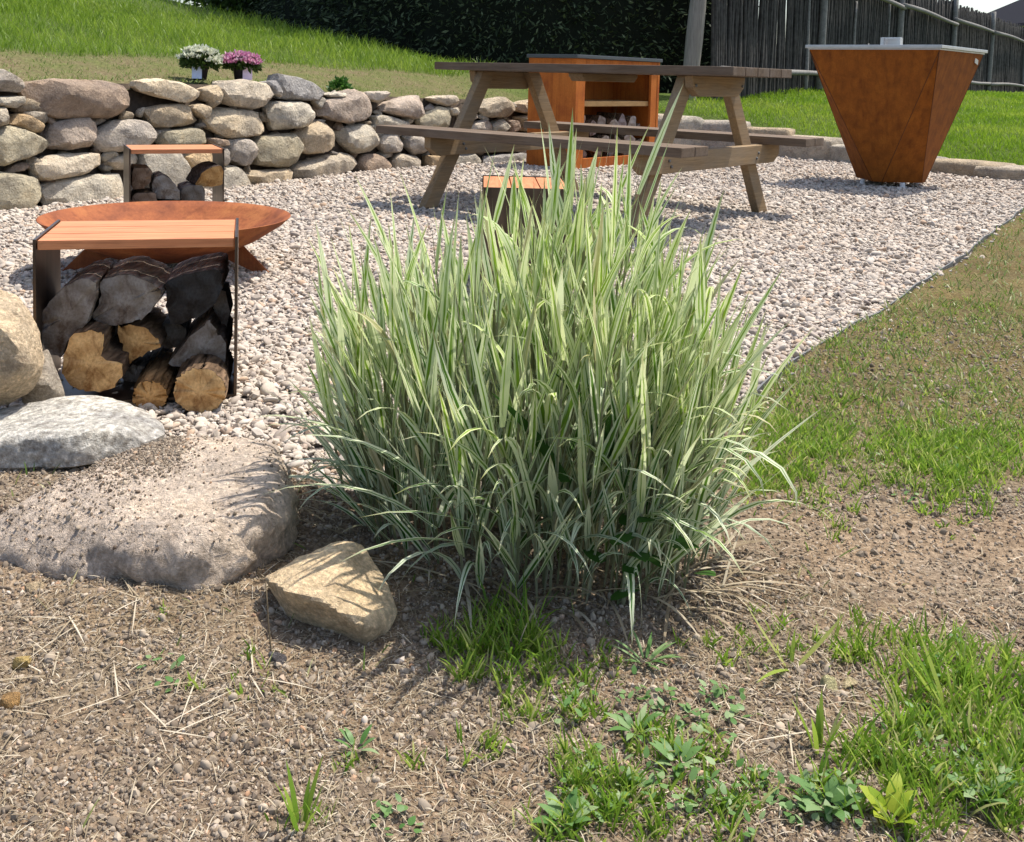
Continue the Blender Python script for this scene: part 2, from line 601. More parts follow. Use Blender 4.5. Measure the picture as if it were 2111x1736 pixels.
# ------------------------------------------------------------------ blades, scatter, rocks
def blades(root, L, az, th0, curl, W, seg=4, tint=None, faz=None, young=None, prof='grass', wave=None):
    n = len(root)
    root = np.asarray(root, float)
    L, az, th0, curl, W = [np.broadcast_to(np.asarray(a, float), (n,)) for a in (L, az, th0, curl, W)]
    tint = rng.random(n) if tint is None else np.broadcast_to(tint, (n,))
    faz = az if faz is None else faz
    side = np.stack([-np.sin(faz), np.cos(faz), np.zeros(n)], 1)
    p = root.copy()
    nv = 2 * seg + 1
    V = np.zeros((n, nv, 3))
    bu = np.zeros((n, nv)); bt = np.zeros((n, nv))
    for j in range(seg + 1):
        t = j / seg
        if j:
            th = th0 + curl * ((t - 0.5 / seg) ** 1.4)
            d = np.stack([np.sin(th) * np.cos(az), np.sin(th) * np.sin(az), np.cos(th)], 1)
            p = p + d * (L / seg)[:, None]
        if prof == 'grass':
            w = 0.8 + 0.2 * math.sin(min(1, t * 2.5) * math.pi / 2) if t < 0.4 else (1 - ((t - 0.4) / 0.6) ** 1.8)
        elif prof == 'leaf':
            w = math.sin(math.pi * min(1, 0.08 + t * 0.92) ** 0.8) + 0.08
        else:
            w = 0.55 + 0.45 * min(1, t / 0.25) if t < 0.35 else (1 - ((t - 0.35) / 0.65) ** 1.5)
        if j < seg:
            V[:, 2 * j] = p - side * (W * w / 2)[:, None]
            V[:, 2 * j + 1] = p + side * (W * w / 2)[:, None]
            bu[:, 2 * j + 1] = 1
            bt[:, 2 * j:2 * j + 2] = t
        else:
            V[:, 2 * j] = p
            bu[:, 2 * j] = 0.5
            bt[:, 2 * j] = 1
    q = np.array([[2 * j, 2 * j + 1, 2 * j + 3, 2 * j + 2] for j in range(seg - 1)])
    tr = np.array([[2 * seg - 2, 2 * seg - 1, 2 * seg]])
    return dict(V=V, q=q, t=tr, bu=bu, bt=bt, tint=np.repeat(tint[:, None], nv, 1),
                young=np.repeat((np.zeros(n) if young is None else young)[:, None], nv, 1))


def blades_mesh(name, B, sel=None):
    V, bu, bt, ti, yo = B['V'], B['bu'], B['bt'], B['tint'], B['young']
    if sel is not None:
        V, bu, bt, ti, yo = V[sel], bu[sel], bt[sel], ti[sel], yo[sel]
    n, nv = V.shape[:2]
    off = (np.arange(n) * nv)[:, None, None]
    q = (B['q'][None] + off).reshape(-1, 4)
    t = (B['t'][None] + off).reshape(-1, 3)
    return mesh_np(name, V.reshape(-1, 3), q, t,
                   dict(bu=('FLOAT', bu.ravel()), bt=('FLOAT', bt.ravel()), tint=('FLOAT', ti.ravel()), young=('FLOAT', yo.ravel())))


_ico = {}


def ico(sub):
    if sub not in _ico:
        bm = bmesh.new()
        bmesh.ops.create_icosphere(bm, subdivisions=sub, radius=1)
        V = np.array([v.co[:] for v in bm.verts])
        T = np.array([[v.index for v in f.verts] for f in bm.faces])
        bm.free()
        _ico[sub] = (V / np.linalg.norm(V, axis=1)[:, None], T)
    return _ico[sub]


def hull_planes(pts):
    bm = bmesh.new()
    for p in pts:
        bm.verts.new(p)
    bmesh.ops.convex_hull(bm, input=bm.verts[:])
    bm.normal_update()
    N, A = [], []
    for f in bm.faces:
        if f.calc_area() > 1e-9:
            N.append(f.normal[:])
            A.append(f.normal.dot(f.verts[0].co))
    bm.free()
    N, A = np.array(N), np.array(A)
    keep = []
    for i in range(len(N)):
        if all(not (N[i] @ N[j] > 0.985 and abs(A[i] - A[j]) < 0.02 * abs(A[j]) + 1e-4) for j in keep):
            keep.append(i)
    return N[keep], A[keep]


def rock_mesh(name, pts, sub=3, p=14, amp=0.05, freq=3.0, seed=0, fine=0.0, squash=None, chips=0, bias=None):
    """rounded convex rock through the given points; returns mesh (local to its centre) and centre"""
    pts = np.asarray(pts, float)
    c = (pts.max(0) + pts.min(0)) / 2
    N, A = hull_planes(pts - c)
    if chips:
        rr = np.random.default_rng(900 + seed)
        E = rr.normal(size=(chips, 3)) * np.array([1, 1, .9])
        if bias is not None:
            E = E + bias
        E /= np.linalg.norm(E, axis=1)[:, None]
        sup = (E @ (pts - c).T).max(1)
        N = np.vstack([N, E]); A = np.concatenate([A, sup * (0.74 + .2 * rr.random(chips))])
    D, T = ico(sub)
    if squash is not None:
        D = D * np.asarray(squash)
        D = D / np.linalg.norm(D, axis=1)[:, None]
    k = np.maximum(D @ N.T, 0) / np.maximum(A, 1e-4)[None]
    km = k.max(1)[:, None]
    r = 1.0 / (km[:, 0] * ((k / km) ** p).sum(1) ** (1.0 / p))
    V = D * r[:, None] * 1.02
    size = float(np.linalg.norm(pts.max(0) - pts.min(0)))
    q = V / size * 2
    nz = fbm(q * freq + seed * 7.1, 4, seed)
    rid = 1 - np.abs(fbm(q * freq * 0.8 + seed * 3.3 + 9, 3, seed + 5)) * 2
    V = V * (1 + amp * nz + amp * 0.5 * (rid - 0.5))[:, None]
    if fine:
        V = V * (1 + fine * fbm(q * freq * 5 + seed, 4, seed + 3, .65))[:, None]
    return mesh_np(name, V, None, T), c


def scatter(name, pts, rot, scl, pick, protos, m):
    """pebble-like stuff: points instancing small meshes"""
    cl = bpy.data.collections.new(name + '_shapes')
    for i, me in enumerate(protos):
        me.materials.append(m)
        po = bpy.data.objects.new('%s_shape_%02d' % (name, i), me)
        cl.objects.link(po)
    me = mesh_np(name, pts, None, None, dict(rot=('FLOAT_VECTOR', rot), scl=('FLOAT_VECTOR', scl), pick=('INT', pick)))
    o = link(name, me)
    ng = bpy.data.node_groups.new(name, 'GeometryNodeTree')
    ng.interface.new_socket('Geometry', in_out='INPUT', socket_type='NodeSocketGeometry')
    ng.interface.new_socket('Geometry', in_out='OUTPUT', socket_type='NodeSocketGeometry')
    N = ng.nodes
    gi, go = N.new('NodeGroupInput'), N.new('NodeGroupOutput')
    io = N.new('GeometryNodeInstanceOnPoints')
    ci = N.new('GeometryNodeCollectionInfo')
    ci.inputs['Collection'].default_value = cl
    ci.inputs['Separate Children'].default_value = True
    ci.inputs['Reset Children'].default_value = True
    io.inputs['Pick Instance'].default_value = True

    def na(n, t):
        a = N.new('GeometryNodeInputNamedAttribute')
        a.data_type = t
        a.inputs['Name'].default_value = n
        return [s for s in a.outputs if s.enabled][0]
    ng.links.new(gi.outputs[0], io.inputs['Points'])
    ng.links.new(ci.outputs[0], io.inputs['Instance'])
    ng.links.new(na('pick', 'INT'), io.inputs['Instance Index'])
    ng.links.new(na('rot', 'FLOAT_VECTOR'), io.inputs['Rotation'])
    ng.links.new(na('scl', 'FLOAT_VECTOR'), io.inputs['Scale'])
    ng.links.new(io.outputs[0], go.inputs[0])
    md = o.modifiers.new('scatter', 'NODES')
    md.node_group = ng
    return kind(o, 'stuff')


def chip_mesh(i, sub=1, rough=0.3):
    r = np.random.default_rng(100 + i)
    D, T = ico(sub)
    N = r.normal(size=(11, 3))
    N /= np.linalg.norm(N, axis=1)[:, None]
    A = 0.72 + 0.4 * r.random(11)
    k = np.maximum(D @ N.T, 0) / A
    rad = np.minimum(1 / ((k ** 10).sum(1) ** 0.1 + 1e-6), 1.25)
    V = D * rad[:, None] * (1 + rough * 0.3 * r.normal(size=(len(D), 1)) * 0.3)
    return mesh_np('chip', V, None, T, smooth_sh=(sub > 1))


# ------------------------------------------------------------------ lie of the land
POLY = np.array([(-4.0, 2.0), (-3.2, 3.4), (-2.423, 4.755), (-2.106, 5.354), (-1.675, 5.938), (-1.049, 7.142), (-0.72, 7.60),
                 (-0.25, 8.02), (0.10, 8.45), (0.62, 9.25), (1.25, 9.85), (1.9, 9.95), (2.5, 9.62), (3.02, 9.14), (3.467, 8.3), (3.93, 7.72),
                 (5.2, 6.6), (7.5, 5.2), (11, 4)])
PZ = np.array([.62, .62, .61, .615, .615, .56, .53, .52, .47, .40, .34, .31, .22, .12, .09, .07, .06, .05, .05])
PC = np.array([9, 9, 9, 9, 9, 8, 6, 4, 2.5, 1.4, .9, .6, .5, .48, .48, .48, .48, .48, .48])
PS = np.array([.15, .15, .15, .15, .15, .145, .14, .13, .13, .12, .12, .13, .14, .14, .14, .13, .1, .1, .1])


def land(XY):
    """signed distance beyond the border (+ outside), ground height of the meadow, border index"""
    XY = np.asarray(XY, float)
    best = np.full(len(XY), 1e9)
    sd = np.zeros(len(XY)); s = np.zeros(len(XY))
    for i in range(len(POLY) - 1):
        a, b = POLY[i], POLY[i + 1]
        ab = b - a
        t = np.clip(((XY - a) @ ab) / (ab @ ab), 0, 1)
        q = a + t[:, None] * ab
        dv = XY - q
        d = np.hypot(dv[:, 0], dv[:, 1])
        cr = ab[0] * (XY[:, 1] - a[1]) - ab[1] * (XY[:, 0] - a[0])
        m = d < best
        best[m] = d[m]
        sd[m] = np.where(cr > 0, d, -d)[m]
        s[m] = (i + t)[m]
    ii = np.arange(len(POLY))
    z0, zc, sl = np.interp(s, ii, PZ), np.interp(s, ii, PC), np.interp(s, ii, PS)
    t = np.maximum(sd, 0)
    tp = -.86 * (XY[:, 0] + 2.423) + .5 * (XY[:, 1] - 4.755)
    tp = np.where(tp > 14, 14 + 14 * (1 - np.exp(-(tp - 14) / 14)), tp)
    zp = .6 + .145 * tp
    zr = z0 + .42 * (1 - np.exp(-t * .14 / .42))
    zm = np.where(s > 9, np.maximum(np.minimum(zp, .55), zr), np.maximum(zp, .45))
    zm = zm + (np.maximum(zp, .45) - zm) * (1 - smooth(8.5, 9.5, s))
    z = z0 + (zm - z0) * smooth(0, .9, t)
    z = z + 0.02 * vnoise(XY * 1.7, 4) * smooth(0, 1.0, t)
    return sd, z, s


def landz(x, y):
    return float(land(np.array([[x, y]]))[1][0])


BX = np.array([-4, -1.2, -.75, -.45, -.25, 0, .3, .731, 1.113, 1.752, 3.034, 5.0, 8.0])
BY = np.array([2.5, 2.0, 1.86, 1.72, 1.60, 1.55, 1.8, 2.508, 3.031, 3.961, 5.926, 9.0, 13.5])


def border(x):
    return np.interp(x, BX, BY) + 0.008 * np.sin(np.asarray(x) * 9.0) + 0.005 * np.sin(np.asarray(x) * 31.0 + 1)


def soilz(XY, fine=True):
    x, y = XY[:, 0], XY[:, 1]
    inside = smooth(-0.02, 0.03, border(x) - y)
    z = 0.006 + 0.010 * vnoise(XY * 2.2, 11)
    z = z + 0.03 * np.exp(-(((x + .45) / .45) ** 2 + ((y - 1.45) / .4) ** 2))
    z = z + 0.010 * fbm(XY * 4.5, 3, 17) * smooth(1.2, 2.5, y)
    for mx_, my_, mr_, mh_ in ((-.37, 1.245, .08, .026), (-.50, 1.24, .09, .03), (-.66, 1.28, .09, .03), (-.29, 1.25, .06, .018), (-.43, 1.235, .08, .026), (-.62, 1.55, .08, .02), (-.21, 1.165, .05, .010)):
        z = z + .2 * mh_ * np.exp(-((x - mx_) ** 2 + (y - my_) ** 2) / mr_ ** 2)
    z = z - 0.01 * np.exp(-(((x + .16) / .12) ** 2 + ((y - 1.2) / .1) ** 2))
    if fine:
        near = np.exp(-y / 2.5)
        z = z + near * (0.012 * fbm(XY * 14, 4, 21, 0.6) + 0.004 * fbm(XY * 70, 3, 31, 0.65))
    return z * inside - 0.05 * (1 - inside)


# gravel bed
gx, gy = np.meshgrid(np.linspace(-6, 9, 160), np.linspace(0.3, 11.5, 120))
gv = np.c_[gx.ravel(), gy.ravel(), -0.012 + 0.006 * vnoise(np.c_[gx.ravel(), gy.ravel()] * 1.5, 3) - 0.08 * smooth(0.02, 0.12, border(gx.ravel()) - gy.ravel())]
idx = np.arange(gx.size).reshape(gx.shape)
gq = np.stack([idx[:-1, :-1], idx[:-1, 1:], idx[1:, 1:], idx[1:, :-1]], -1).reshape(-1, 4)
gravel_bed = kind(link('gravel_bed', mesh_np('gravel_bed', gv, gq), MAT['gravel_base']), 'structure')

# foreground soil
yy = np.concatenate([np.linspace(0.3, 0.7, 30)[:-1], np.geomspace(0.7, 9.5, 420)])
uu = np.concatenate([np.linspace(-2.4, -1.16, 50), np.linspace(-1.15, 1.15, 460), np.linspace(1.16, 2.6, 60)])
sx, sy = np.meshgrid(uu, yy)
sx = sx * (sy * 0.55 + 0.25)
sxy = np.c_[sx.ravel(), sy.ravel()]
sz_ = soilz(sxy)
gr = np.clip(smooth(.35, .9, sxy[:, 0]) * smooth(1.55, 2.1, sxy[:, 1]) + 0.5 * np.clip(fbm(sxy * 2.5, 3, 8), 0, 1), 0, 1)
idx = np.arange(sx.size).reshape(sx.shape)
sq = np.stack([idx[:-1, :-1], idx[:-1, 1:], idx[1:, 1:], idx[1:, :-1]], -1).reshape(-1, 4)
ok = (sz_[sq].max(1) > -0.045)
kind(link('soil', mesh_np('soil', np.c_[sxy, sz_], sq[ok], None, dict(green=('FLOAT', gr))), MAT['soil']), 'structure')

# meadow beyond the border, out to the horizon
seg_l = np.hypot(*np.diff(POLY, axis=0).T)
cum = np.concatenate([[0], np.cumsum(seg_l)])
ss = np.linspace(0, cum[-1], 240)
px_, py_ = np.interp(ss, cum, POLY[:, 0]), np.interp(ss, cum, POLY[:, 1])
tx, ty = np.gradient(px_), np.gradient(py_)
nx, ny = -ty, tx
kern = np.ones(41) / 41
nx = np.convolve(np.pad(nx, 20, 'edge'), kern, 'valid'); ny = np.convolve(np.pad(ny, 20, 'edge'), kern, 'valid')
ln_ = np.hypot(nx, ny); nx /= ln_; ny /= ln_
tt = np.concatenate([np.linspace(0.14, 1.0, 14), np.geomspace(1.1, 400, 60)])
mx = px_[None] + nx[None] * tt[:, None]
my = py_[None] + ny[None] * tt[:, None]
mxy = np.c_[mx.ravel(), my.ravel()]
_, mz, ms = land(mxy)
tg = np.repeat(tt, len(ss))
left = 1 - smooth(7.5, 9.5, ms)
green = smooth(0.1, 0.3, tg) * (1 - left) + left * smooth(1.0, 1.5, tg + 0.25 * fbm(mxy * 1.3, 3, 5))
mz = mz - 0.05 * (1 - smooth(0.14, 0.40, tg))
idx = np.arange(mx.size).reshape(mx.shape)
mq = np.stack([idx[:-1, :-1], idx[:-1, 1:], idx[1:, 1:], idx[1:, :-1]], -1).reshape(-1, 4)
kind(link('meadow', mesh_np('meadow', np.c_[mxy, mz], mq, None, dict(green=('FLOAT', green))), MAT['meadow']), 'structure')

# ------------------------------------------------------------------ retaining wall of field stones
def wall_hit(px, py, back=0.0):
    """the point of the battered wall face seen at a pixel"""
    X, Y, Z = ray(px, py)
    best = None
    off = back
    for it in range(3):
        best = None
        for i in range(1, len(POLY) - 4):
            a, b = POLY[i], POLY[i + 1]
            n = np.array([-(b - a)[1], (b - a)[0]]); n = n / np.linalg.norm(n)
            a2, b2 = a + n * off, b + n * off
            e = b2 - a2
            den = X * e[1] - Y * e[0]
            if abs(den) < 1e-9:
                continue
            t = (a2[0] * e[1] - a2[1] * e[0]) / den
            u = -(a2[0] * Y - a2[1] * X) / (e[0] * Y - e[1] * X)
            if t > 0.5 and -0.02 <= u <= 1.02 and (best is None or t < best[0]):
                best = (t, n)
        if best is None:
            return None
        z = CAMH + Z * best[0]
        off = back + 0.10 * max(z, 0)
    t, n = best
    return np.array([X * t, Y * t, CAMH + Z * t]), np.array([n[0], n[1], 0])


GREY, PINK, CREAM, OLIVE, TAN, BROWN, LIGHT, SLATE, ORANGE, BEIGE = (
    (.43, .39, .35), (.44, .37, .32), (.55, .47, .36), (.42, .38, .29), (.46, .38, .28), (.36, .28, .225),
    (.52, .48, .41), (.33, .325, .33), (.50, .37, .23), (.50, .44, .36))
A_, B_ = 0, 1900
STONES = [
    (A_, GREY, [(-90, 560), (0, 530), (100, 550), (180, 610), (215, 670), (190, 695), (60, 705), (-90, 700)]),
    (A_, LIGHT, [(-60, 750), (100, 745), (205, 745), (210, 790), (150, 835), (30, 820), (-60, 800)]),
    (A_, BROWN, [(215, 625), (330, 612), (640, 625), (900, 640), (1060, 670), (1075, 740), (1040, 830), (950, 880), (820, 905), (640, 890), (480, 905), (330, 870), (240, 800)]),
    (A_, CREAM, [(1010, 640), (1080, 615), (1230, 608), (1400, 640), (1510, 690), (1565, 750), (1550, 785), (1450, 800), (1350, 780), (1200, 740), (1075, 700)]),
    (A_, TAN, [(1570, 690), (1690, 655), (1720, 740), (1710, 800), (1600, 780)]),
    (A_, BEIGE, [(1680, 660), (1740, 625), (1900, 620), (2060, 650), (2160, 745), (2100, 800), (1960, 835), (1840, 820), (1720, 800), (1675, 730)]),
    (A_, BEIGE, [(-60, 830), (60, 830), (80, 880), (70, 960), (0, 975), (-60, 960)]),
    (A_, ORANGE, [(95, 960), (130, 880), (230, 885), (330, 940), (395, 990), (370, 1025), (300, 1030), (180, 985)]),
    (A_, OLIVE, [(-90, 1010), (0, 985), (160, 985), (290, 1040), (400, 1095), (410, 1120), (330, 1180), (170, 1220), (60, 1270), (-90, 1290)]),
    (A_, PINK, [(400, 1040), (430, 950), (560, 920), (700, 915), (738, 940), (735, 1050), (690, 1130), (560, 1160), (420, 1150), (395, 1090)]),
    (A_, GREY, [(740, 1090), (790, 1000), (900, 940), (1040, 905), (1160, 950), (1225, 1050), (1180, 1150), (980, 1165), (800, 1165)]),
    (A_, TAN, [(1095, 870), (1130, 845), (1280, 810), (1420, 800), (1490, 840), (1550, 920), (1545, 950), (1400, 985), (1240, 1000), (1190, 960)]),
    (A_, OLIVE, [(1225, 1030), (1300, 1010), (1450, 1000), (1560, 980), (1620, 1030), (1640, 1090), (1500, 1130), (1300, 1130), (1225, 1100)]),
    (A_, CREAM, [(1605, 940), (1640, 860), (1720, 835), (1880, 850), (2030, 870), (2060, 1000), (2055, 1050), (1920, 1050), (1800, 1065), (1700, 1020), (1620, 980)]),
    (A_, BEIGE, [(210, 1330), (300, 1260), (390, 1200), (520, 1190), (680, 1180), (805, 1190), (790, 1260), (740, 1310), (600, 1350), (450, 1370), (330, 1400), (240, 1360)]),
    (A_, OLIVE, [(-90, 1330), (100, 1325), (220, 1350), (310, 1400), (315, 1500), (310, 1590), (250, 1660), (-90, 1660)]),
    (A_, LIGHT, [(320, 1420), (450, 1390), (700, 1370), (830, 1345), (980, 1340), (1010, 1400), (1010, 1590), (800, 1600), (500, 1640), (345, 1640), (325, 1500)]),
    (A_, BEIGE, [(820, 1250), (900, 1210), (1060, 1170), (1085, 1200), (1060, 1260), (970, 1310), (860, 1300)]),
    (A_, LIGHT, [(1060, 1200), (1080, 1150), (1200, 1145), (1350, 1160), (1420, 1230), (1465, 1330), (1460, 1440), (1300, 1470), (1100, 1440), (1050, 1300)]),
    (A_, ORANGE, [(1430, 1190), (1550, 1150), (1640, 1150), (1655, 1220), (1640, 1290), (1500, 1340), (1450, 1260)]),
    (A_, GREY, [(1690, 1120), (1745, 1120), (1780, 1180), (1785, 1260), (1740, 1280), (1670, 1250)]),
    (A_, GREY, [(1780, 1090), (1900, 1065), (1960, 1100), (2000, 1210), (1970, 1260), (1880, 1280), (1800, 1240)]),
    (A_, LIGHT, [(1650, 1300), (1740, 1280), (1800, 1270), (1880, 1310), (1950, 1440), (1900, 1500), (1740, 1500), (1640, 1480)]),
    (A_, BEIGE, [(1450, 1330), (1600, 1300), (1660, 1350), (1660, 1480), (1480, 1480)]),
    (B_, OLIVE, [(80, 1090), (180, 1050), (370, 1030), (430, 1110), (440, 1200), (430, 1260), (330, 1280), (170, 1280), (110, 1270), (85, 1180)]),
    (B_, TAN, [(10, 1320), (200, 1310), (370, 1300), (390, 1380), (250, 1440), (30, 1450)]),
    (B_, SLATE, [(230, 590), (270, 570), (420, 600), (530, 640), (630, 720), (640, 755), (560, 775), (420, 755), (280, 760), (240, 700)]),
    (B_, SLATE, [(150, 635), (225, 622), (260, 690), (270, 745), (200, 720)]),
    (B_, LIGHT, [(160, 820), (230, 785), (380, 785), (460, 810), (545, 820), (520, 920), (460, 970), (350, 1010), (230, 1020), (180, 900)]),
    (B_, PINK, [(560, 850), (600, 790), (770, 740), (850, 690), (900, 720), (970, 830), (975, 880), (900, 930), (780, 945), (650, 910), (570, 890)]),
    (B_, LIGHT, [(640, 725), (700, 712), (780, 720), (770, 745), (660, 750)]),
    (B_, TAN, [(400, 1040), (480, 970), (590, 930), (650, 980), (730, 1090), (720, 1150), (640, 1180), (450, 1180), (430, 1100)]),
    (B_, LIGHT, [(740, 1010), (790, 980), (960, 950), (980, 1000), (1040, 1090), (1030, 1140), (950, 1170), (850, 1180), (790, 1130), (750, 1060)]),
    (B_, BEIGE, [(390, 1320), (480, 1250), (640, 1200), (780, 1175), (860, 1240), (860, 1310), (700, 1360), (500, 1400), (400, 1390)]),
    (B_, BROWN, [(875, 1230), (930, 1195), (1060, 1190), (1130, 1240), (1130, 1310), (1000, 1340), (880, 1330)]),
    (B_, GREY, [(915, 720), (980, 705), (1100, 705), (1125, 725), (1050, 770), (1020, 790), (940, 760)]),
    (B_, PINK, [(1040, 840), (1110, 790), (1250, 745), (1350, 735), (1390, 840), (1370, 880), (1280, 920), (1160, 890), (1060, 860)]),
    (B_, LIGHT, [(970, 890), (1080, 890), (1200, 925), (1285, 950), (1250, 1000), (1100, 1010), (985, 995)]),
    (B_, BEIGE, [(1390, 760), (1480, 740), (1620, 735), (1660, 760), (1640, 810), (1560, 820), (1450, 790)]),
    (B_, OLIVE, [(1320, 940), (1400, 870), (1500, 820), (1580, 850), (1610, 900), (1590, 980), (1400, 990)]),
    (B_, LIGHT, [(1560, 830), (1640, 830), (1660, 880), (1600, 890)]),
    (B_, GREY, [(1040, 1040), (1180, 1040), (1220, 1120), (1210, 1170), (1080, 1175), (1045, 1120)]),
    (B_, BEIGE, [(1130, 1210), (1220, 1190), (1300, 1200), (1370, 1280), (1350, 1320), (1160, 1320)]),
    (B_, ORANGE, [(1380, 1200), (1480, 1200), (1520, 1260), (1500, 1300), (1400, 1300)]),
    (B_, GREY, [(1240, 1050), (1350, 1050), (1420, 1120), (1400, 1180), (1290, 1190), (1240, 1130)]),
    (B_, OLIVE, [(1430, 1040), (1560, 1030), (1620, 1120), (1580, 1190), (1450, 1180)]),
    (B_, BEIGE, [(1650, 880), (1740, 860), (1800, 900), (1760, 930), (1670, 930)]),
    (B_, CREAM, [(1790, 840), (1850, 770), (1980, 745), (2040, 790), (2060, 860), (2020, 890), (1900, 915), (1810, 880)]),
    (B_, GREY, [(1720, 970), (1830, 930), (1900, 930), (1900, 1010), (1740, 1020)]),
    (B_, LIGHT, [(1910, 960), (1980, 910), (2040, 990), (2010, 1020), (1910, 1020)]),
    (B_, BROWN, [(2010, 930), (2080, 925), (2120, 1000), (2040, 1020)]),
    (B_, BEIGE, [(1640, 1050), (1790, 1040), (1830, 1110), (1800, 1170), (1660, 1170)]),
    (B_, LIGHT, [(1540, 1220), (1640, 1200), (1780, 1180), (1830, 1230), (1830, 1300), (1700, 1310), (1560, 1300)]),
    (B_, SLATE, [(1840, 1210), (1950, 1190), (2110, 1180), (2210, 1190), (2210, 1260), (2000, 1280), (1850, 1290)]),
    (B_, GREY, [(1850, 1060), (1980, 1050), (2100, 1060), (2150, 1130), (2100, 1170), (1870, 1170)]),
    (B_, OLIVE, [(2110, 900), (2250, 880), (2330, 950), (2300, 1020), (2150, 1010)]),
    (B_, GREY, [(2190, 1050), (2330, 1040), (2380, 1110), (2350, 1160), (2210, 1150)]),
    (B_, TAN, [(2090, 790), (2200, 770), (2300, 800), (2320, 870), (2200, 880), (2100, 860)]),
    (A_, TAN, [(1480, 830), (1560, 800), (1640, 830), (1600, 920), (1560, 900)]),
    (A_, BROWN, [(1640, 1060), (1760, 1080), (1770, 1120), (1690, 1130), (1640, 1120)]),
]
OFFW = [(0.2, .16, GREY), (0.55, .2, BEIGE), (0.95, .18, TAN), (1.4, .22, OLIVE), (1.9, .2, GREY), (2.35, .2, LIGHT)]

wall = thing('stone_retaining_wall', 'dry stacked retaining wall of rough beige and grey field stones below the grassy bank', 'wall',
             (POLY[2][0], POLY[2][1], 0))
wloc = Vector(wall.location)
for i, (ox, colr, poly) in enumerate(STONES):
    pts, nn = [], []
    for zx, zy in poly:
        h = wall_hit((zx + ox) / 3.736, zy / 3.736)
        if h:
            pts.append(h[0]); nn.append(h[1])
    pts = np.array(pts); n = np.mean(nn, 0); n /= np.linalg.norm(n)
    c = pts.mean(0)
    pts = c + (pts - c) * 1.05
    ext = pts.max(0) - pts.min(0)
    hgt = ext[2]; wid = math.hypot(ext[0], ext[1])
    dep = min(0.26, max(0.10, 0.75 * min(wid, hgt)))
    jit = (rng.random() - 0.5) * 0.03
    front = c + (pts - c) * 0.84 - n * (dep * 0.20)
    frontc = c + (pts - c) * (0.45 + .2 * rng.random()) - n * (dep * (0.24 + .12 * rng.random())) + (rng.random(3) - .5) * .12 * hgt
    backp = c + (pts - c) * 0.85 + n * dep
    hull = np.vstack([pts + n * 0.02, front, frontc, backp]) + n * jit
    me, cc = rock_mesh('stone', hull, 4 if wid > 0.12 else 3, 200, 0.07, 3.6, i + 1, 0.05, None, 16, -n * 0.7)
    jc = tuple(np.clip(np.array(colr) * np.array([1.24, 1.24, 1.23]) * (0.86 + 0.28 * rng.random()), 0, 1))
    me.set_sharp_from_angle(angle=R(24))
    link('stone', me, MAT['stone'], wall, Vector(cc) - wloc, jc)
# small wedge stones in the gaps
def in_poly(x, y, P):
    c_ = False
    for q_ in range(len(P)):
        x1, y1 = P[q_]; x2, y2 = P[q_ - 1]
        if (y1 > y) != (y2 > y) and x < (x2 - x1) * (y - y1) / (y2 - y1) + x1:
            c_ = not c_
    return c_


polys = [[((zx + ox) / 3.736, zy / 3.736) for zx, zy in poly] for ox, _, poly in STONES]
nw, used = 0, []
for _ in range(6000):
    if nw >= 75:
        break
    ux = 1090 * rng.random()
    uy = np.interp(ux, [0, 300, 600, 850, 1090], [160, 172, 180, 205, 215]) + (np.interp(ux, [0, 470, 1090], [425, 378, 325]) - 178) * rng.random()
    if any(in_poly(ux, uy, P_) for P_ in polys) or any(math.hypot(ux - a_, uy - b_) < 13 for a_, b_ in used):
        continue
    h = wall_hit(ux, uy, .045 + .03 * rng.random())
    if h is None or h[0][2] < .02 or h[0][2] > .58:
        continue
    used.append((ux, uy))
    nw += 1
    P = h[0] + rng.normal(size=(12, 3)) * np.array([.028, .028, .018]) * (.8 + .8 * rng.random())
    me, cc = rock_mesh('stone', P, 3, 30, .08, 3, 200 + nw, .03, None, 5)
    link('stone', me, MAT['stone'], wall, Vector(cc) - wloc, [GREY, BEIGE, TAN, LIGHT, BROWN][nw % 5])
for i, (s0, hh, colr) in enumerate(OFFW):      # the wall's run out of the left edge of view
    for lev in range(3):
        a = POLY[2] + (POLY[1] - POLY[2]) * (0.22 + s0 * 0.42)
        cx = np.array([a[0], a[1], 0.1 + lev * 0.2])
        P = cx + (rng.random((16, 3)) - 0.5) * np.array([0.34, 0.44, 0.22])
        me, cc = rock_mesh('stone', P, 3, 16, 0.06, 3, 70 + i * 3 + lev)
        link('stone', me, MAT['stone'], wall, Vector(cc) - wloc, colr)
# earth packed behind the stones
cv_, cq = [], []
wi = [k_ for k_ in range(len(ss)) if np.interp(ss[k_], cum, np.arange(len(POLY))) < 10.2]
lev = [0, .15, .3, .45, 1.0]
for a_, k_ in enumerate(wi):
    zt = float(np.interp(np.interp(ss[k_], cum, np.arange(len(POLY))), np.arange(len(POLY)), PZ)) - 0.015
    for f_ in lev:
        z_ = f_ * zt if f_ < 1 else zt
        bk = 0.085 + 0.10 * z_ + 0.02 * rng.random()
        cv_.append((px_[k_] + nx[k_] * bk - wloc.x, py_[k_] + ny[k_] * bk - wloc.y, z_ - (0.03 if f_ == 0 else 0)))
    cv_.append((px_[k_] + nx[k_] * 0.32 - wloc.x, py_[k_] + ny[k_] * 0.32 - wloc.y, zt - 0.01))
m_ = len(lev) + 1
for a_ in range(len(wi) - 1):
    for b_ in range(m_ - 1):
        cq.append((a_ * m_ + b_, a_ * m_ + b_ + 1, (a_ + 1) * m_ + b_ + 1, (a_ + 1) * m_ + b_))
link('earth_backfill', mesh_np('earth_backfill', cv_, cq), MAT['earth'], wall)

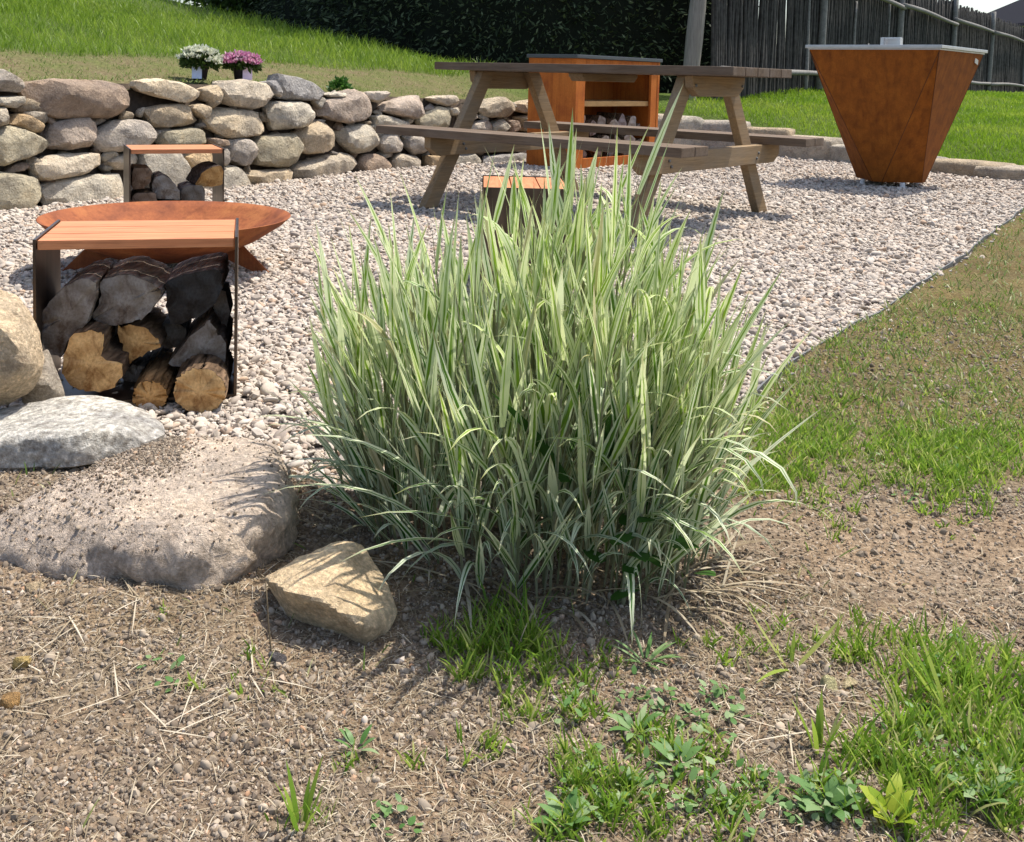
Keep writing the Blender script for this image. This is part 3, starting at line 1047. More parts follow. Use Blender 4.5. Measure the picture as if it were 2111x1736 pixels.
# low kerb of flat stones along the lawn on the right
kerb = thing('stone_border', 'low border of long flat stones between gravel and green lawn', 'stone border', (3.0, 9.1, 0))
kl = Vector(kerb.location)
KP = [(10.15, .42), (10.65, .5), (11.2, .5), (11.8, .55), (12.4, .6), (12.95, .62), (13.6, .7), (14.3, .75), (15.05, .9), (15.6, .9), (16.1, 1.0), (16.6, 1.0)]
ii = np.arange(len(POLY))
for i, (s_, ln2) in enumerate(KP):
    c = np.array([np.interp(s_, ii, POLY[:, 0]), np.interp(s_, ii, POLY[:, 1])])
    d_ = np.array([np.interp(s_ + .1, ii, POLY[:, 0]), np.interp(s_ + .1, ii, POLY[:, 1])]) - c
    d_ /= np.linalg.norm(d_)
    n_ = np.array([-d_[1], d_[0]])
    zt = float(np.interp(s_, ii, PZ)) + 0.02
    P = []
    for a_ in (-.5, -.2, .2, .5):
        for b_ in (0.0, .06, .26, .32):
            for z_ in (-0.06, zt):
                q = c + d_ * (a_ * ln2 * (0.92 + .1 * rng.random())) + n_ * (b_ + (rng.random() - .5) * .03)
                P.append((q[0], q[1], z_ + (rng.random() - .5) * 0.025))
    me, cc = rock_mesh('stone', P, 4, 22, 0.05, 3, 120 + i, 0.008, (1, 1, .6))
    link('stone', me, MAT['stone'], kerb, Vector(cc) - kl, [BEIGE, LIGHT, GREY, TAN][i % 4])

# ------------------------------------------------------------------ conifer hedge, shrub
def spray_cloud(n, sampler, size, aspect=0.35, droop=0.5):
    """small leaf-shaped faces (kite) scattered through a crown"""
    P, out = sampler(n)
    s = size * (0.6 + 0.8 * rng.random(n))
    d = out + rng.normal(size=(n, 3)) * 0.55
    d[:, 2] -= droop * rng.random(n)
    d /= np.linalg.norm(d, axis=1)[:, None]
    up = rng.normal(size=(n, 3))
    sd = np.cross(d, up); sd /= np.linalg.norm(sd, axis=1)[:, None] + 1e-9
    V = np.stack([P, P + d * (s * .45)[:, None] + sd * (s * aspect * .5)[:, None], P + d * s[:, None],
                  P + d * (s * .45)[:, None] - sd * (s * aspect * .5)[:, None]], 1)
    t = np.repeat(rng.random(n)[:, None], 4, 1)
    q = (np.array([[0, 1, 2, 3]])[None] + (np.arange(n) * 4)[:, None, None]).reshape(-1, 4)
    return V.reshape(-1, 3), q, t.ravel()


HED = np.array([(2.35, 13.0), (1.3, 12.5), (0.4, 12.35), (-0.6, 12.5), (-1.6, 13.2), (-3.2, 16.0), (-5.4, 20.3)])
hcum = np.concatenate([[0], np.cumsum(np.hypot(*np.diff(HED, axis=0).T))])


def hedge_pt(s):
    return np.stack([np.interp(s, hcum, HED[:, 0]), np.interp(s, hcum, HED[:, 1])], -1)


def hedge_sampler(n):
    s = hcum[-1] * rng.random(n)
    c = hedge_pt(s)
    tz = rng.random(n)
    z = 5.4 * tz
    r = 0.95 * (1 - 0.45 * tz) * (0.86 + 0.30 * fbm(np.c_[s * 1.3, z * 1.1, np.zeros(n)], 3, 71))
    a = 2 * math.pi * rng.random(n)
    rr = r * (0.68 + 0.36 * rng.random(n))
    x, y = c[:, 0] + rr * np.cos(a), c[:, 1] + rr * np.sin(a)
    g = land(np.c_[x, y])[1]
    out = np.stack([np.cos(a), np.sin(a), np.full(n, 0.15)], 1)
    return np.c_[x, y, g - 0.05 + z], out


hz = landz(0, 12.2)
hedge = thing('conifer_hedge', 'tall dark conifer hedge at the top of the grassy bank', 'hedge', (0, 12.2, hz))
hl = np.array([0, 12.2, hz])
V, q, t = spray_cloud(230000, hedge_sampler, 0.085, 0.30, 0.8)
link('foliage', mesh_np('foliage', V - hl, q, None, dict(tint=('FLOAT', t ** 1.05))), MAT['needle'], hedge)
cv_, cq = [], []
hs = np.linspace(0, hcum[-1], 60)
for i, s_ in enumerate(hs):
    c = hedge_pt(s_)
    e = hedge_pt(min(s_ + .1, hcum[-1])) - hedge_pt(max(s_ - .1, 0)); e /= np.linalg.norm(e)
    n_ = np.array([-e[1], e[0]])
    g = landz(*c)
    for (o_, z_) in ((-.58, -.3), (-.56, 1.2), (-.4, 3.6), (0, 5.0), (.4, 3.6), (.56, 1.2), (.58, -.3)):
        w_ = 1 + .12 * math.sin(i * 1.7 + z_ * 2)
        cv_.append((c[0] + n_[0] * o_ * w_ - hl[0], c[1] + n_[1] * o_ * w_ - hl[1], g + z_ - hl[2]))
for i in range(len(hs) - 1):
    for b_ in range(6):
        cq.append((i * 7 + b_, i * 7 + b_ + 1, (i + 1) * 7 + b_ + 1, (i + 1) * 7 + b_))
link('shade_core', mesh_np('shade_core', cv_, cq), MAT['hedge_core'], hedge)  # closed dark sheet added inside the foliage to block light

sxp, syp = -4.55, 17.6
sg = landz(sxp, syp)
shrub = thing('leafy_shrub', 'loose light green leafy shrub hanging over at the left end of the dark hedge', 'shrub', (sxp, syp, sg))


def shrub_sampler(n):
    d = rng.normal(size=(n, 3)); d /= np.linalg.norm(d, axis=1)[:, None]
    r = (0.6 + 0.45 * rng.random(n)) * (1 + .35 * fbm(d * 2.2, 3, 91))
    return d * r[:, None] * np.array([1.0, .8, 1.1]) + np.array([0, 0, 1.25]), d


V, q, t = spray_cloud(7000, shrub_sampler, 0.13, 0.45, 0.9)
link('foliage', mesh_np('foliage', V, q, None, dict(tint=('FLOAT', t))), MAT['shrubleaf'], shrub)
for i in range(5):
    a = i * 1.3
    o = link('trunk', prism_mesh('trunk', [(-.025, -0.1), (.025, -0.1), (.012, 1.3), (-.012, 1.3)], .04, .006), MAT['pole'], shrub, (0.1 * math.cos(a), .1 * math.sin(a), 0))
    o.rotation_euler = (0.2 * math.sin(a), .2 * math.cos(a), a)

# ------------------------------------------------------------------ hazel fence
FA, FB = np.array([2.15, 11.1]), np.array([14.5, 28.9])
fl = float(np.linalg.norm(FB - FA)); fd = (FB - FA) / fl
fang = math.atan2(fd[1], fd[0])
fence = thing('stick_fence', 'tall dark fence of upright weathered sticks with pale poles and rails', 'fence', (FA[0], FA[1], 0.47), fang)


def stick_mesh(i, h, r, bend=0.012):
    rr = np.random.default_rng(300 + i)
    V, Q = [], []
    k_ = 5
    o1, o2 = rr.random() * 6, rr.random() * 6
    for j in range(5):
        z = h * j / 4
        cx, cy = bend * math.sin(o1 + j * 1.3), bend * math.cos(o2 + j * 1.1)
        for a in range(k_):
            an = 2 * math.pi * a / k_
            w = r * (1.1 - 0.35 * j / 4)
            V.append((cx + w * math.cos(an), cy + w * math.sin(an), z))
    for j in range(4):
        for a in range(k_):
            Q.append((j * k_ + a, j * k_ + (a + 1) % k_, (j + 1) * k_ + (a + 1) % k_, (j + 1) * k_ + a))
    top = len(V)
    V.append((V[-1][0], V[-1][1], h + r * .3))
    T = [(4 * k_ + a, 4 * k_ + (a + 1) % k_, top) for a in range(k_)]
    return V, Q, T


sticks = []
for i in range(8):
    V, Q, T = stick_mesh(i, 1.85, 0.021 + 0.004 * (i % 3))
    me = mesh_np('stick', V, Q, T)
    me.materials.append(MAT['fence'])
    sticks.append(me)
pos = 0.03
ns = 0
mV, mQ, mT = [], [], []
proto = None
while pos < fl:
    z = landz(*(FA + fd * pos)) - 0.47 - 0.05
    sc_z = 0.96 + 0.08 * rng.random()
    off = (rng.random() - .5) * 0.02
    if ns < 300:
        if proto is None:
            proto = link('stick', sticks[0], None, fence)
            o = proto
        else:
            o = proto.copy()
            o.data = sticks[ns % 8]
            COL.objects.link(o)
            o.parent = fence
        o.location = (pos, off, z)
        o.rotation_euler = ((rng.random() - .5) * .03, (rng.random() - .5) * .03, rng.random() * 6)
        o.scale = (1, 1, sc_z)
    else:
        V, Q, T = stick_mesh(ns, 1.85 * sc_z, 0.023)
        b_ = len(mV)
        mV += [(x + pos, y + off, zz + z) for x, y, zz in V]
        mQ += [tuple(i + b_ for i in f) for f in Q]
        mT += [tuple(i + b_ for i in f) for f in T]
    ns += 1
    pos += 0.036 + 0.014 * rng.random()
if mV:
    kind(link('stick_row', mesh_np('stick_row', mV, mQ, mT), MAT['fence'], fence), 'stuff')


def fence_s(px):
    X, Y, Z = ray(px, 100)
    den = X * fd[1] - Y * fd[0]
    t = (FA[0] * fd[1] - FA[1] * fd[0]) / den
    p = np.array([X * t, Y * t])
    return float((p - FA) @ fd)


def tube(name, p0, p1, r0, r1, m, parent, bend=0.0, seed=0, k_=8, seg=6):
    p0, p1 = Vector(p0), Vector(p1)
    ax = (p1 - p0).normalized()
    s1 = ax.orthogonal().normalized(); s2 = ax.cross(s1)
    rr = np.random.default_rng(seed)
    ph = rr.random(4) * 6
    V, Q = [], []
    for j in range(seg + 1):
        t = j / seg
        c = p0.lerp(p1, t) + s1 * bend * math.sin(ph[0] + t * 5) + s2 * bend * math.sin(ph[1] + t * 4)
        r = r0 + (r1 - r0) * t
        r *= 1 + .06 * math.sin(ph[2] + t * 9)
        for a in range(k_):
            an = 2 * math.pi * a / k_
            V.append(tuple(c + (s1 * math.cos(an) + s2 * math.sin(an)) * r))
    for j in range(seg):
        for a in range(k_):
            Q.append((j * k_ + a, j * k_ + (a + 1) % k_, (j + 1) * k_ + (a + 1) % k_, (j + 1) * k_ + a))
    n = len(V)
    V += [tuple(p0), tuple(p1)]
    T = [(a, n, (a + 1) % k_) if False else ((a + 1) % k_, a, n) for a in range(k_)]
    T += [(seg * k_ + a, seg * k_ + (a + 1) % k_, n + 1) for a in range(k_)]
    return link(name, mesh_np(name, V, Q, T), m, parent)


posts = [fence_s(x) for x in (1680, 1843, 1955, 2035, 2106)]
for i, s_ in enumerate(posts):
    zb = landz(*(FA + fd * s_)) - 0.47 - .1
    tube('post', (s_, -.085, zb), (s_ + .05, -.085, 2.02 + zb), .06, .05, MAT['rail'], fence, .008, i)
for i, xp in enumerate((1655, 1752, 1822, 1780)):
    s_ = fence_s(xp)
    hh = (1.9, 1.5, 1.7, 0.9)[i]
    tube('pale_pole', (s_, -.05, -.05), (s_ + .06, -.05, hh), .034, .014, MAT['rail'], fence, .006, 40 + i, 6)
ps = [0.1] + posts + [fl]
for zz, rad in ((0.37, .04), (1.60, .045)):
    for i in range(len(ps) - 1):
        tube('rail', (ps[i] - .08, -.14, zz + .03 * (i % 2)), (ps[i + 1] + .05, -.14, zz - .015 * (i % 3)), rad, rad * .8, MAT['rail'], fence, .02, 60 + i + int(zz * 50))

pf = U(1414, 216, 10.9); pt_ = U(1445, -40, 10.9)
pole = tag(tube('wooden_post', pf - np.array([0, 0, .2]), pt_ + np.array([0.02, 0, .35]), .092, .084, MAT['pole'], None, .006, 5, 12, 8),
           'thick grey wooden post leaning to the right between dark hedge and stick fence', 'post')
pole.name = 'wooden_post'

# ------------------------------------------------------------------ house far off behind the fence
hx, hy = 26.0, 46.0
hg = 0.4
house = thing('house', 'cream house with a dark roof far off beyond the fence end', 'house', (hx, hy, hg), 0.0)
box('wall', (9, 7, 3.1), MAT['house_wall'], house, (0, 0, 1.55), bev=0)
link('roof', prism_mesh('roof', [(-4.95, 2.98), (-4.85, 3.12), (0, 5.3), (4.85, 3.12), (4.95, 2.98), (0, 5.1)], 8.2), MAT['house_roof'], house)
link('gable', prism_mesh('gable', [(-4.5, 3.1), (4.5, 3.1), (0, 5.0)], 6.9), MAT['house_wall'], house)
for i in range(3):
    w_ = box('window', (1.1, .1, 1.2), MAT['glass'], house, (-2.8 + 2.8 * i, -3.51, 1.7), bev=0)

# ------------------------------------------------------------------ picnic table
TYAW, TL, TW, TWT, TH, TB = -0.6886, 1.861, 1.49, 0.617, 0.767, 0.417
table = thing('picnic_table', 'weathered wooden picnic table with attached benches standing on the gravel', 'picnic table', (0.4615, 5.359, 0), TYAW)
nb = 5
bw = (TWT - 0.006 * (nb - 1)) / nb
for i in range(nb):
    box('top_board', (TL * (1 - .004 * rng.random()), bw, .042), MAT['table_top'], table, (0, -TWT / 2 + bw / 2 + i * (bw + .006), TH - .021), bev=.004)
for s_ in (-1, 1):
    for j in range(2):
        box('bench_board', (TL, .112, .042), MAT['table_top'], table, (0, s_ * (TW / 2 - .056 - j * .119), TB - .021), bev=.004)


def plank_xz(name, poly, th, m, parent, loc):
    o = link(name, prism_mesh(name, poly, th, .003), m, parent, loc)
    o.rotation_euler = (0, 0, math.pi / 2)
    return o


for e in (-1, 1):
    xl = e * (TL / 2 - .30)
    for s_ in (-1, 1):
        hw = .052
        b0, b1 = .64, .20
        plank_xz('leg', [(s_ * (b0 - hw), 0), (s_ * (b0 + hw), 0), (s_ * (b1 + hw), TH - .044), (s_ * (b1 - hw), TH - .044)][::s_], .045,
                 MAT['table_leg'], table, (xl, 0, 0))
    bx_ = TW / 2 - .04
    plank_xz('bench_bearer', [(-bx_ + .06, TB - .142), (bx_ - .06, TB - .142), (bx_, TB - .10), (bx_, TB - .044), (-bx_, TB - .044), (-bx_, TB - .10)], .045,
             MAT['table_leg'], table, (xl + .047, 0, 0))
    cx_ = TWT / 2 - .04
    plank_xz('top_bearer', [(-cx_ + .07, TH - .142), (cx_ - .07, TH - .142), (cx_ - .01, TH - .10), (cx_, TH - .044), (-cx_, TH - .044), (-cx_ + .01, TH - .10)], .045,
             MAT['table_leg'], table, (xl + e * .047, 0, 0))
cx_ = TWT / 2 - .05
plank_xz('middle_batten', [(-cx_ + .03, TH - .085), (cx_ - .03, TH - .085), (cx_, TH - .06), (cx_, TH - .044), (-cx_, TH - .044), (-cx_, TH - .06)], .09, MAT['table_leg'], table, (0.02, 0, 0))

for e in (-1, 1):
    xl = e * (TL / 2 - .30)
    for s_ in (-1, 1):
        for (yy_, zz_, xo) in ((.64 - .44 * (TB - .09) / TH, TB - .085, .047 + .0235), (.62 - .44 * (TB - .09) / TH, TB - .112, .047 + .0235), (.235, TH - .09, None)):
            xo_ = xo if xo is not None else e * .047 + .0235 * (1 if e > 0 else -1)
            o = tube('bolt', (xl + xo_ - .002, s_ * yy_, zz_), (xl + xo_ + .006 * (1 if xo_ > 0 else -1), s_ * yy_, zz_), .008, .006, MAT['edging'], table, 0, 1, 8, 1)

# ------------------------------------------------------------------ corten plancha grill
gc = (2.70, 7.16)
grill = thing('plancha_grill', 'rusty faceted cone fire pit grill with flat steel top plate', 'grill', (*gc, 0), -0.727)
S2, GH = .446, .945
bm = bmesh.new()
top = [bm.verts.new((sx_ * S2, sy_ * S2, GH)) for sx_, sy_ in ((-1, -1), (1, -1), (1, 1), (-1, 1))]
bot = []
aa, hwid = .188, .141
for k_ in range(4):
    an = math.radians(-135 + 90 * k_)
    e1 = Vector((math.cos(an), math.sin(an), 0)); e2 = Vector((-math.sin(an), math.cos(an), 0))
    pair = []
    for s_ in (-1, 1):
        v = e1 * aa + e2 * hwid * s_
        pair.append(bm.verts.new((v.x, v.y, .035)))
    bot.append(pair)
for k_ in range(4):
    bm.faces.new((top[k_], bot[k_][0], bot[k_][1]))
    n_ = (k_ + 1) % 4
    bm.faces.new((top[k_], bot[k_][1], bot[n_][0], top[n_]))
bm.faces.new([v for p_ in bot for v in p_][::-1])
bm.faces.new(top)
bmesh.ops.recalc_face_normals(bm, faces=bm.faces[:])
bmesh.ops.bevel(bm, geom=[e for e in bm.edges], offset=.0025, segments=1, affect='EDGES')
me = bpy.data.meshes.new('body'); bm.to_mesh(me); bm.free()
link('body', me, MAT['corten'], grill)
box('top_plate', (.935, .935, .022), MAT['plate'], grill, (0, 0, GH + .018), bev=.003)
box('plate_lip', (.905, .905, .012), MAT['plate'], grill, (0, 0, GH + .0035), bev=.001)
hnd = box('grate_ring', (.13, .012, .012), MAT['plate'], grill, (-.02, -.06, GH + .092), bev=.002)
for x_ in (-.059, .059):
    box('ring_post', (.022, .04, .07), MAT['plate'], hnd, (x_, 0, -.03), bev=.002)
box('ring_back', (.12, .012, .06), MAT['plate'], hnd, (0, .05, -.03), bev=.002)
for k_ in range(4):
    an = math.radians(-135 + 90 * k_)
    tube('foot', (.2 * math.cos(an), .2 * math.sin(an), -.005), (.2 * math.cos(an), .2 * math.sin(an), .036), .022, .018, MAT['white_foot'], grill, 0, k_)
# right hand face badge
fn = Vector((S2, 0, GH)) - Vector((aa * .707, 0, .035))
tilt = math.atan2(S2 - .235, GH - .035)
for k_ in range(4):
    for v_ in (0, 1):
        a_ = ((-1, -1), (1, -1), (1, 1), (-1, 1))[k_]
        an = math.radians(-135 + 90 * k_)
        e_ = (math.cos(an) * aa - math.sin(an) * hwid * (2 * v_ - 1), math.sin(an) * aa + math.cos(an) * hwid * (2 * v_ - 1))
        tube('crease_shade', (a_[0] * S2 * .995, a_[1] * S2 * .995, GH - .01), (e_[0], e_[1], .04), .0028, .0028, MAT['crease'], grill, 0, k_, 6, 4)  # thin dark tubes added to draw the shaded creases between the facets
o = box('maker_plate', (.07, .004, .035), MAT['plate'], grill, (S2 - .010, .33, GH - .055), bev=.001)
o.rotation_euler = (0, tilt, math.pi / 2)

# ------------------------------------------------------------------ corten firewood cabinet
cabt = thing('firewood_cabinet', 'orange rusty outdoor cabinet with dark stone top, shelf and firewood inside', 'cabinet', (0.475, 7.693, 0), 0.843)
CWD, CDP, CHT = 1.136, .48, .878
M_ = MAT['corten_cab']
box('side_panel', (.03, CDP, CHT - .03), M_, cabt, (.015, CDP / 2, (CHT - .03) / 2), bev=.002)
box('side_panel', (.03, CDP, CHT - .03), M_, cabt, (CWD - .015, CDP / 2, (CHT - .03) / 2), bev=.002)
box('back_panel', (CWD - .064, .02, CHT - .035), M_, cabt, (CWD / 2, CDP - .013, (CHT - .03) / 2), bev=.002)
box('front_stile', (.085, .022, CHT - .03), M_, cabt, (.0745, .014, (CHT - .03) / 2), bev=.002)
box('front_stile', (.085, .022, CHT - .03), M_, cabt, (CWD - .0745, .014, (CHT - .03) / 2), bev=.002)
box('header', (CWD - .24, .022, .07), M_, cabt, (CWD / 2, .014, CHT - .066), bev=.002)
box('bottom_bar', (CWD - .24, .022, .075), M_, cabt, (CWD / 2, .014, .040), bev=.002)
box('floor_sheet', (CWD - .07, CDP - .07, .01), M_, cabt, (CWD / 2, CDP / 2 + .01, .05), bev=0)
box('shelf', (CWD - .07, CDP - .06, .04), MAT['shelf'], cabt, (CWD / 2, CDP / 2 + .002, .50), bev=.003)
box('top_slab', (CWD + .03, CDP + .03, .028), MAT['slate'], cabt, (CWD / 2, CDP / 2, CHT - .0145), bev=.004)

# ------------------------------------------------------------------ log racks
RW, RD, RH = .395, .28, .345


def rack(label, loc, rot):
    t = thing('log_rack_stool', label, 'log rack', loc, rot, 'small log rack stools on the gravel')
    for x_ in (.003, RW - .003):
        box('side_plate', (.006, RD, RH), MAT['rack'], t, (x_, RD / 2, RH / 2), bev=.001)
    box('base_plate', (RW - .014, RD, .006), MAT['rack'], t, (RW / 2, RD / 2, .006), bev=.001)
    pw = (RD - .008 - .008) / 3
    for j in range(3):
        box('seat_plank', (RW - .016, pw, .019), MAT['seat'], t, (RW / 2, .004 + pw / 2 + j * (pw + .004), RH - .0125), bev=.002)
    return t


rack('log rack stool nearest the camera, filled with split logs beside the boulders', (-.950, 1.990, 0), 0.26)
rack('log rack stool behind the round fire bowl, against the stone wall', (-1.625, 4.27, 0), 0.45)
rack('empty looking log rack stool seen end on, behind the striped grass', (.19, 3.17, 0), math.pi / 2 + 0.03)


# ------------------------------------------------------------------ firewood
def chaikin(P, it=1):
    for _ in range(it):
        Q = np.roll(P, -1, 0)
        P = np.stack([P * .86 + Q * .14, P * .14 + Q * .86], 1).reshape(-1, P.shape[1])
    return P


def log(outline, length, label, face, bark, ddir=(0, 1, 0), jag=0.003, group='firewood logs'):
    if abs(ddir[0]) < .05:
        ddir = (-.2, .98, ddir[2])
    length *= .85
    P = chaikin(np.asarray(outline, float), 1)
    P = chaikin(P, 1) if len(P) < 40 else P
    P = P + rng.normal(size=P.shape) * jag * .5
    c = P.mean(0)
    L = P - c
    dd = np.asarray(ddir, float); dd /= np.linalg.norm(dd)
    n = len(L)
    V, Q = [], []
    steps = [0, .04, .3, .6, .96, 1]
    for j, s_ in enumerate(steps):
        f = 1 + .014 * fbm(np.c_[L * 25, ] + s_ * 2, 2, 3)
        V.append(L * f[:, None] * (1.0 if 0 < j < 5 else .985) + dd * length * s_)
    V = np.vstack(V)
    for j in range(len(steps) - 1):
        for a in range(n):
            Q.append((j * n + a, j * n + (a + 1) % n, (j + 1) * n + (a + 1) % n, (j + 1) * n + a))
    bc = len(V)
    V = np.vstack([V, (dd * length * 1.0)[None]])
    T = [((len(steps) - 1) * n + a, (len(steps) - 1) * n + (a + 1) % n, bc) for a in range(n)]
    o = link('firewood_log', mesh_np('firewood_log', V, Q, T), MAT['bark'], None, c, bark)
    tag(o, label, 'log', group)
    ri = [1.0, .72, .4]
    FV, FQ = [], []
    for r_ in ri:
        FV.append(L * r_ * (.985 if r_ == 1 else 1) - dd * (0.001 + .0035 * (1 - r_)) + rng.normal(size=L.shape) * .0006)
    FV = np.vstack(FV + [(-dd * .005)[None]])
    for j in range(2):
        for a in range(n):
            FQ.append((j * n + a, (j + 1) * n + a, (j + 1) * n + (a + 1) % n, j * n + (a + 1) % n))
    FT = [(2 * n + a, 3 * n, 2 * n + (a + 1) % n) for a in range(n)]
    link('cut_face', mesh_np('cut_face', FV, FQ, FT), MAT['cut'], o, None, face)
    return o


def z6(poly, y=2.03):
    m_ = sum(a for a, b in poly) / len(poly)
    return [U(a / 3.340, 384.2 + b / 3.340, y - .012 + .105 * (m_ - 258) / 1340) for a, b in poly]


def z1(poly, y):
    return [U(a / 3.736, b / 3.736, y) for a, b in poly]


def ell(cx, cy, rx, ry, n=14):
    return [(cx + rx * math.cos(2 * math.pi * i / n), cy + ry * math.sin(2 * math.pi * i / n)) for i in range(n)]


DK, DK2, OR_, OR2, GB, BLK, BRN = (.27, .245, .22), (.15, .135, .12), (.74, .48, .22), (.68, .41, .17), (.36, .31, .26), (.05, .048, .047), (.20, .135, .085)
FG = 'firewood logs in the front rack'
log(z6([(258, 935), (310, 840), (430, 700), (540, 630), (670, 640), (660, 770), (600, 960), (490, 1030), (420, 1190), (330, 1140), (270, 1020)], 2.05), .22, 'dark grey leaning split log at the left under the front seat', DK, GB, (0, 1, .02), group=FG)
log(z6([(690, 640), (800, 610), (900, 600), (1110, 690), (1115, 750), (1050, 860), (940, 930), (830, 960), (720, 955), (630, 910), (690, 790)], 2.045), .23, 'grey split log with a pale bark edge in the top middle of the front rack', DK, (.42, .36, .29), (0, 1, .02), group=FG)
log(z6([(1130, 650), (1300, 600), (1520, 560), (1530, 680), (1480, 810), (1370, 900), (1190, 970), (1150, 850)], 2.05), .22, 'black faced split log at the top right of the front rack', BLK, (.40, .34, .30), (0, 1, .02), group=FG)
log(z6([(1130, 1243), (1290, 1050), (1440, 910), (1500, 1010), (1560, 1090), (1560, 1243)], 2.04), .24, 'grey triangular split log resting on the round log at right', DK, (.20, .15, .11), (0, 1, .02), group=FG)
log(z6([(500, 1010), (600, 985), (710, 1000), (715, 1080), (700, 1190), (850, 1220), (845, 1310), (790, 1390), (680, 1420), (560, 1410), (460, 1360), (425, 1280), (440, 1150)], 2.0), .25, 'big orange log end with a notch cut out, lower left of the front rack', OR_, BRN, (0, 1, .02), group=FG)
log(z6([(800, 960), (900, 950), (1010, 980), (1090, 1040), (1105, 1100), (980, 1160), (880, 1230), (845, 1110)], 2.05), .22, 'orange quarter log in the middle of the front rack', OR2, BRN, (0, 1, .0), group=FG)
log(z6(ell(1035, 1445, 122, 110), 1.985), .25, 'small round orange log at the bottom middle of the front rack', OR2, (.34, .20, .09), (0, 1, .02), group=FG)
log(z6(ell(1375, 1408, 185, 160), 1.94), .25, 'large round tan log at the bottom right of the front rack', OR_, BRN, (0, 1, .01), group=FG)
log(z6(ell(530, 1465, 120, 75), 2.09), .18, 'orange log peeping out low behind the white boulder', OR2, BRN, (0, 1, 0), group=FG)
log(z6(ell(760, 1465, 95, 80), 2.10), .17, 'dark log lying lowest between the round logs', DK2, DK2, (0, 1, 0), group=FG)
log(z6(ell(1080, 1240, 80, 70), 2.14), .13, 'black log deep inside the front rack', BLK, DK2, (0, 1, 0), group=FG)
log(z6([(1080, 960), (1200, 930), (1290, 980), (1270, 1090), (1150, 1120), (1090, 1060)], 2.13), .13, 'dark log wedged behind the black split log, front rack', DK2, DK2, (0, 1, 0), group=FG)
log(z6(ell(940, 1310, 95, 85), 2.12), .14, 'dark round log wedged behind the small round orange log', DK, DK2, (0, 1, 0), group=FG)
log(z6([(660, 930), (800, 900), (830, 980), (760, 1060), (690, 1020)], 2.12), .13, 'dark log wedged above the notched orange log', DK2, DK, (0, 1, 0), group=FG)
log(z6([(1480, 700), (1560, 720), (1580, 900), (1540, 1000), (1470, 900)], 2.12), .12, 'dark log at the far right edge deep in the front rack', DK, DK2, (0, 1, 0), group=FG)
FG2 = 'firewood logs in the rear rack'
log(z1([(1015, 1290), (1150, 1295), (1175, 1330), (1160, 1400), (1110, 1450), (1020, 1470)], 4.33), .22, 'brown half log at the left side of the rear rack', (.24, .17, .12), BRN, (-.4, .9, 0), group=FG2)
log(z1([(1190, 1360), (1260, 1350), (1340, 1400), (1390, 1480), (1390, 1540), (1200, 1540), (1165, 1440)], 4.36), .22, 'dark grey half round log in the middle of the rear rack', DK, DK, (-.4, .9, 0), group=FG2)
log(z1([(1500, 1430), (1540, 1350), (1610, 1290), (1720, 1275), (1715, 1430), (1600, 1440)], 4.40), .22, 'orange faced half log at the right side of the rear rack', (.50, .29, .11), (.10, .075, .06), (-.5, .85, .03), group=FG2)
log(z1([(1020, 1490), (1190, 1480), (1210, 1540), (1210, 1660), (1020, 1660)], 4.33), .22, 'brown split log low at the left of the rear rack', (.22, .16, .12), BRN, (-.4, .9, 0), group=FG2)
log(z1([(1390, 1450), (1480, 1430), (1580, 1440), (1580, 1660), (1400, 1660)], 4.38), .22, 'dark split block low at the right of the rear rack', DK2, DK, (-.4, .9, 0), group=FG2)
log(z1([(1215, 1550), (1390, 1550), (1395, 1680), (1215, 1680)], 4.35), .22, 'dark square log at the bottom of the rear rack', DK, DK2, (-.4, .9, 0), group=FG2)

ca, sa = math.cos(.843), math.sin(.843)


def cpt(x, y, z):
    return np.array([.475 + ca * x - sa * y, 7.693 + sa * x + ca * y, z])


cl_sp = [(.19, .36, .10, 3, (.42, .28, .20)), (.33, .31, .075, 5, (.22, .17, .15)), (.46, .335, .08, 4, (.30, .26, .23)), (.60, .32, .07, 6, (.36, .31, .27)),
         (.74, .355, .075, 3, (.34, .28, .27)), (.87, .345, .08, 4, (.44, .41, .38)), (.97, .28, .06, 5, (.28, .22, .20)),
         (.20, .20, .075, 5, (.32, .27, .23)), (.36, .175, .08, 4, (.26, .22, .19)), (.52, .185, .075, 6, (.38, .33, .28)), (.68, .18, .08, 3, (.25, .21, .18)),
         (.84, .19, .075, 5, (.36, .30, .25)), (.98, .16, .06, 4, (.30, .25, .21)),
         (.24, .095, .045, 5, (.24, .2, .17)), (.42, .095, .045, 4, (.33, .28, .23)), (.60, .095, .045, 6, (.22, .19, .16)), (.80, .095, .045, 5, (.3, .26, .22)), (.95, .09, .04, 5, (.28, .23, .2))]
for i, (x_, z_, r_, k_, col_) in enumerate(cl_sp):
    a0 = rng.random() * 6
    P = [cpt(x_ + r_ * (.8 + .35 * rng.random()) * math.cos(a0 + 2 * math.pi * j / k_), .06 + .04 * rng.random(), max(.06, z_ + r_ * (.8 + .35 * rng.random()) * math.sin(a0 + 2 * math.pi * j / k_))) for j in range(k_)]
    rows = [('top', 0, 7), ('middle', 7, 6), ('bottom', 13, 5)]
    rn, r0, rc = [q_ for q_ in rows if q_[1] <= i < q_[1] + q_[2]][0]
    lab = '%s split log, %s in the %s row inside the orange cabinet' % ('pale' if sum(col_) > .95 else 'pinkish brown' if col_[0] > .4 else 'dark brown' if sum(col_) < .72 else 'brown', ['leftmost', 'second from left', 'third from left', 'fourth from left', 'fifth from left', 'sixth from left', 'seventh from left'][i - r0] if i - r0 < rc - 1 else 'rightmost', rn)
    log(P, .3, lab, col_, BRN, (-sa, ca, 0), group='firewood in the orange cabinet')

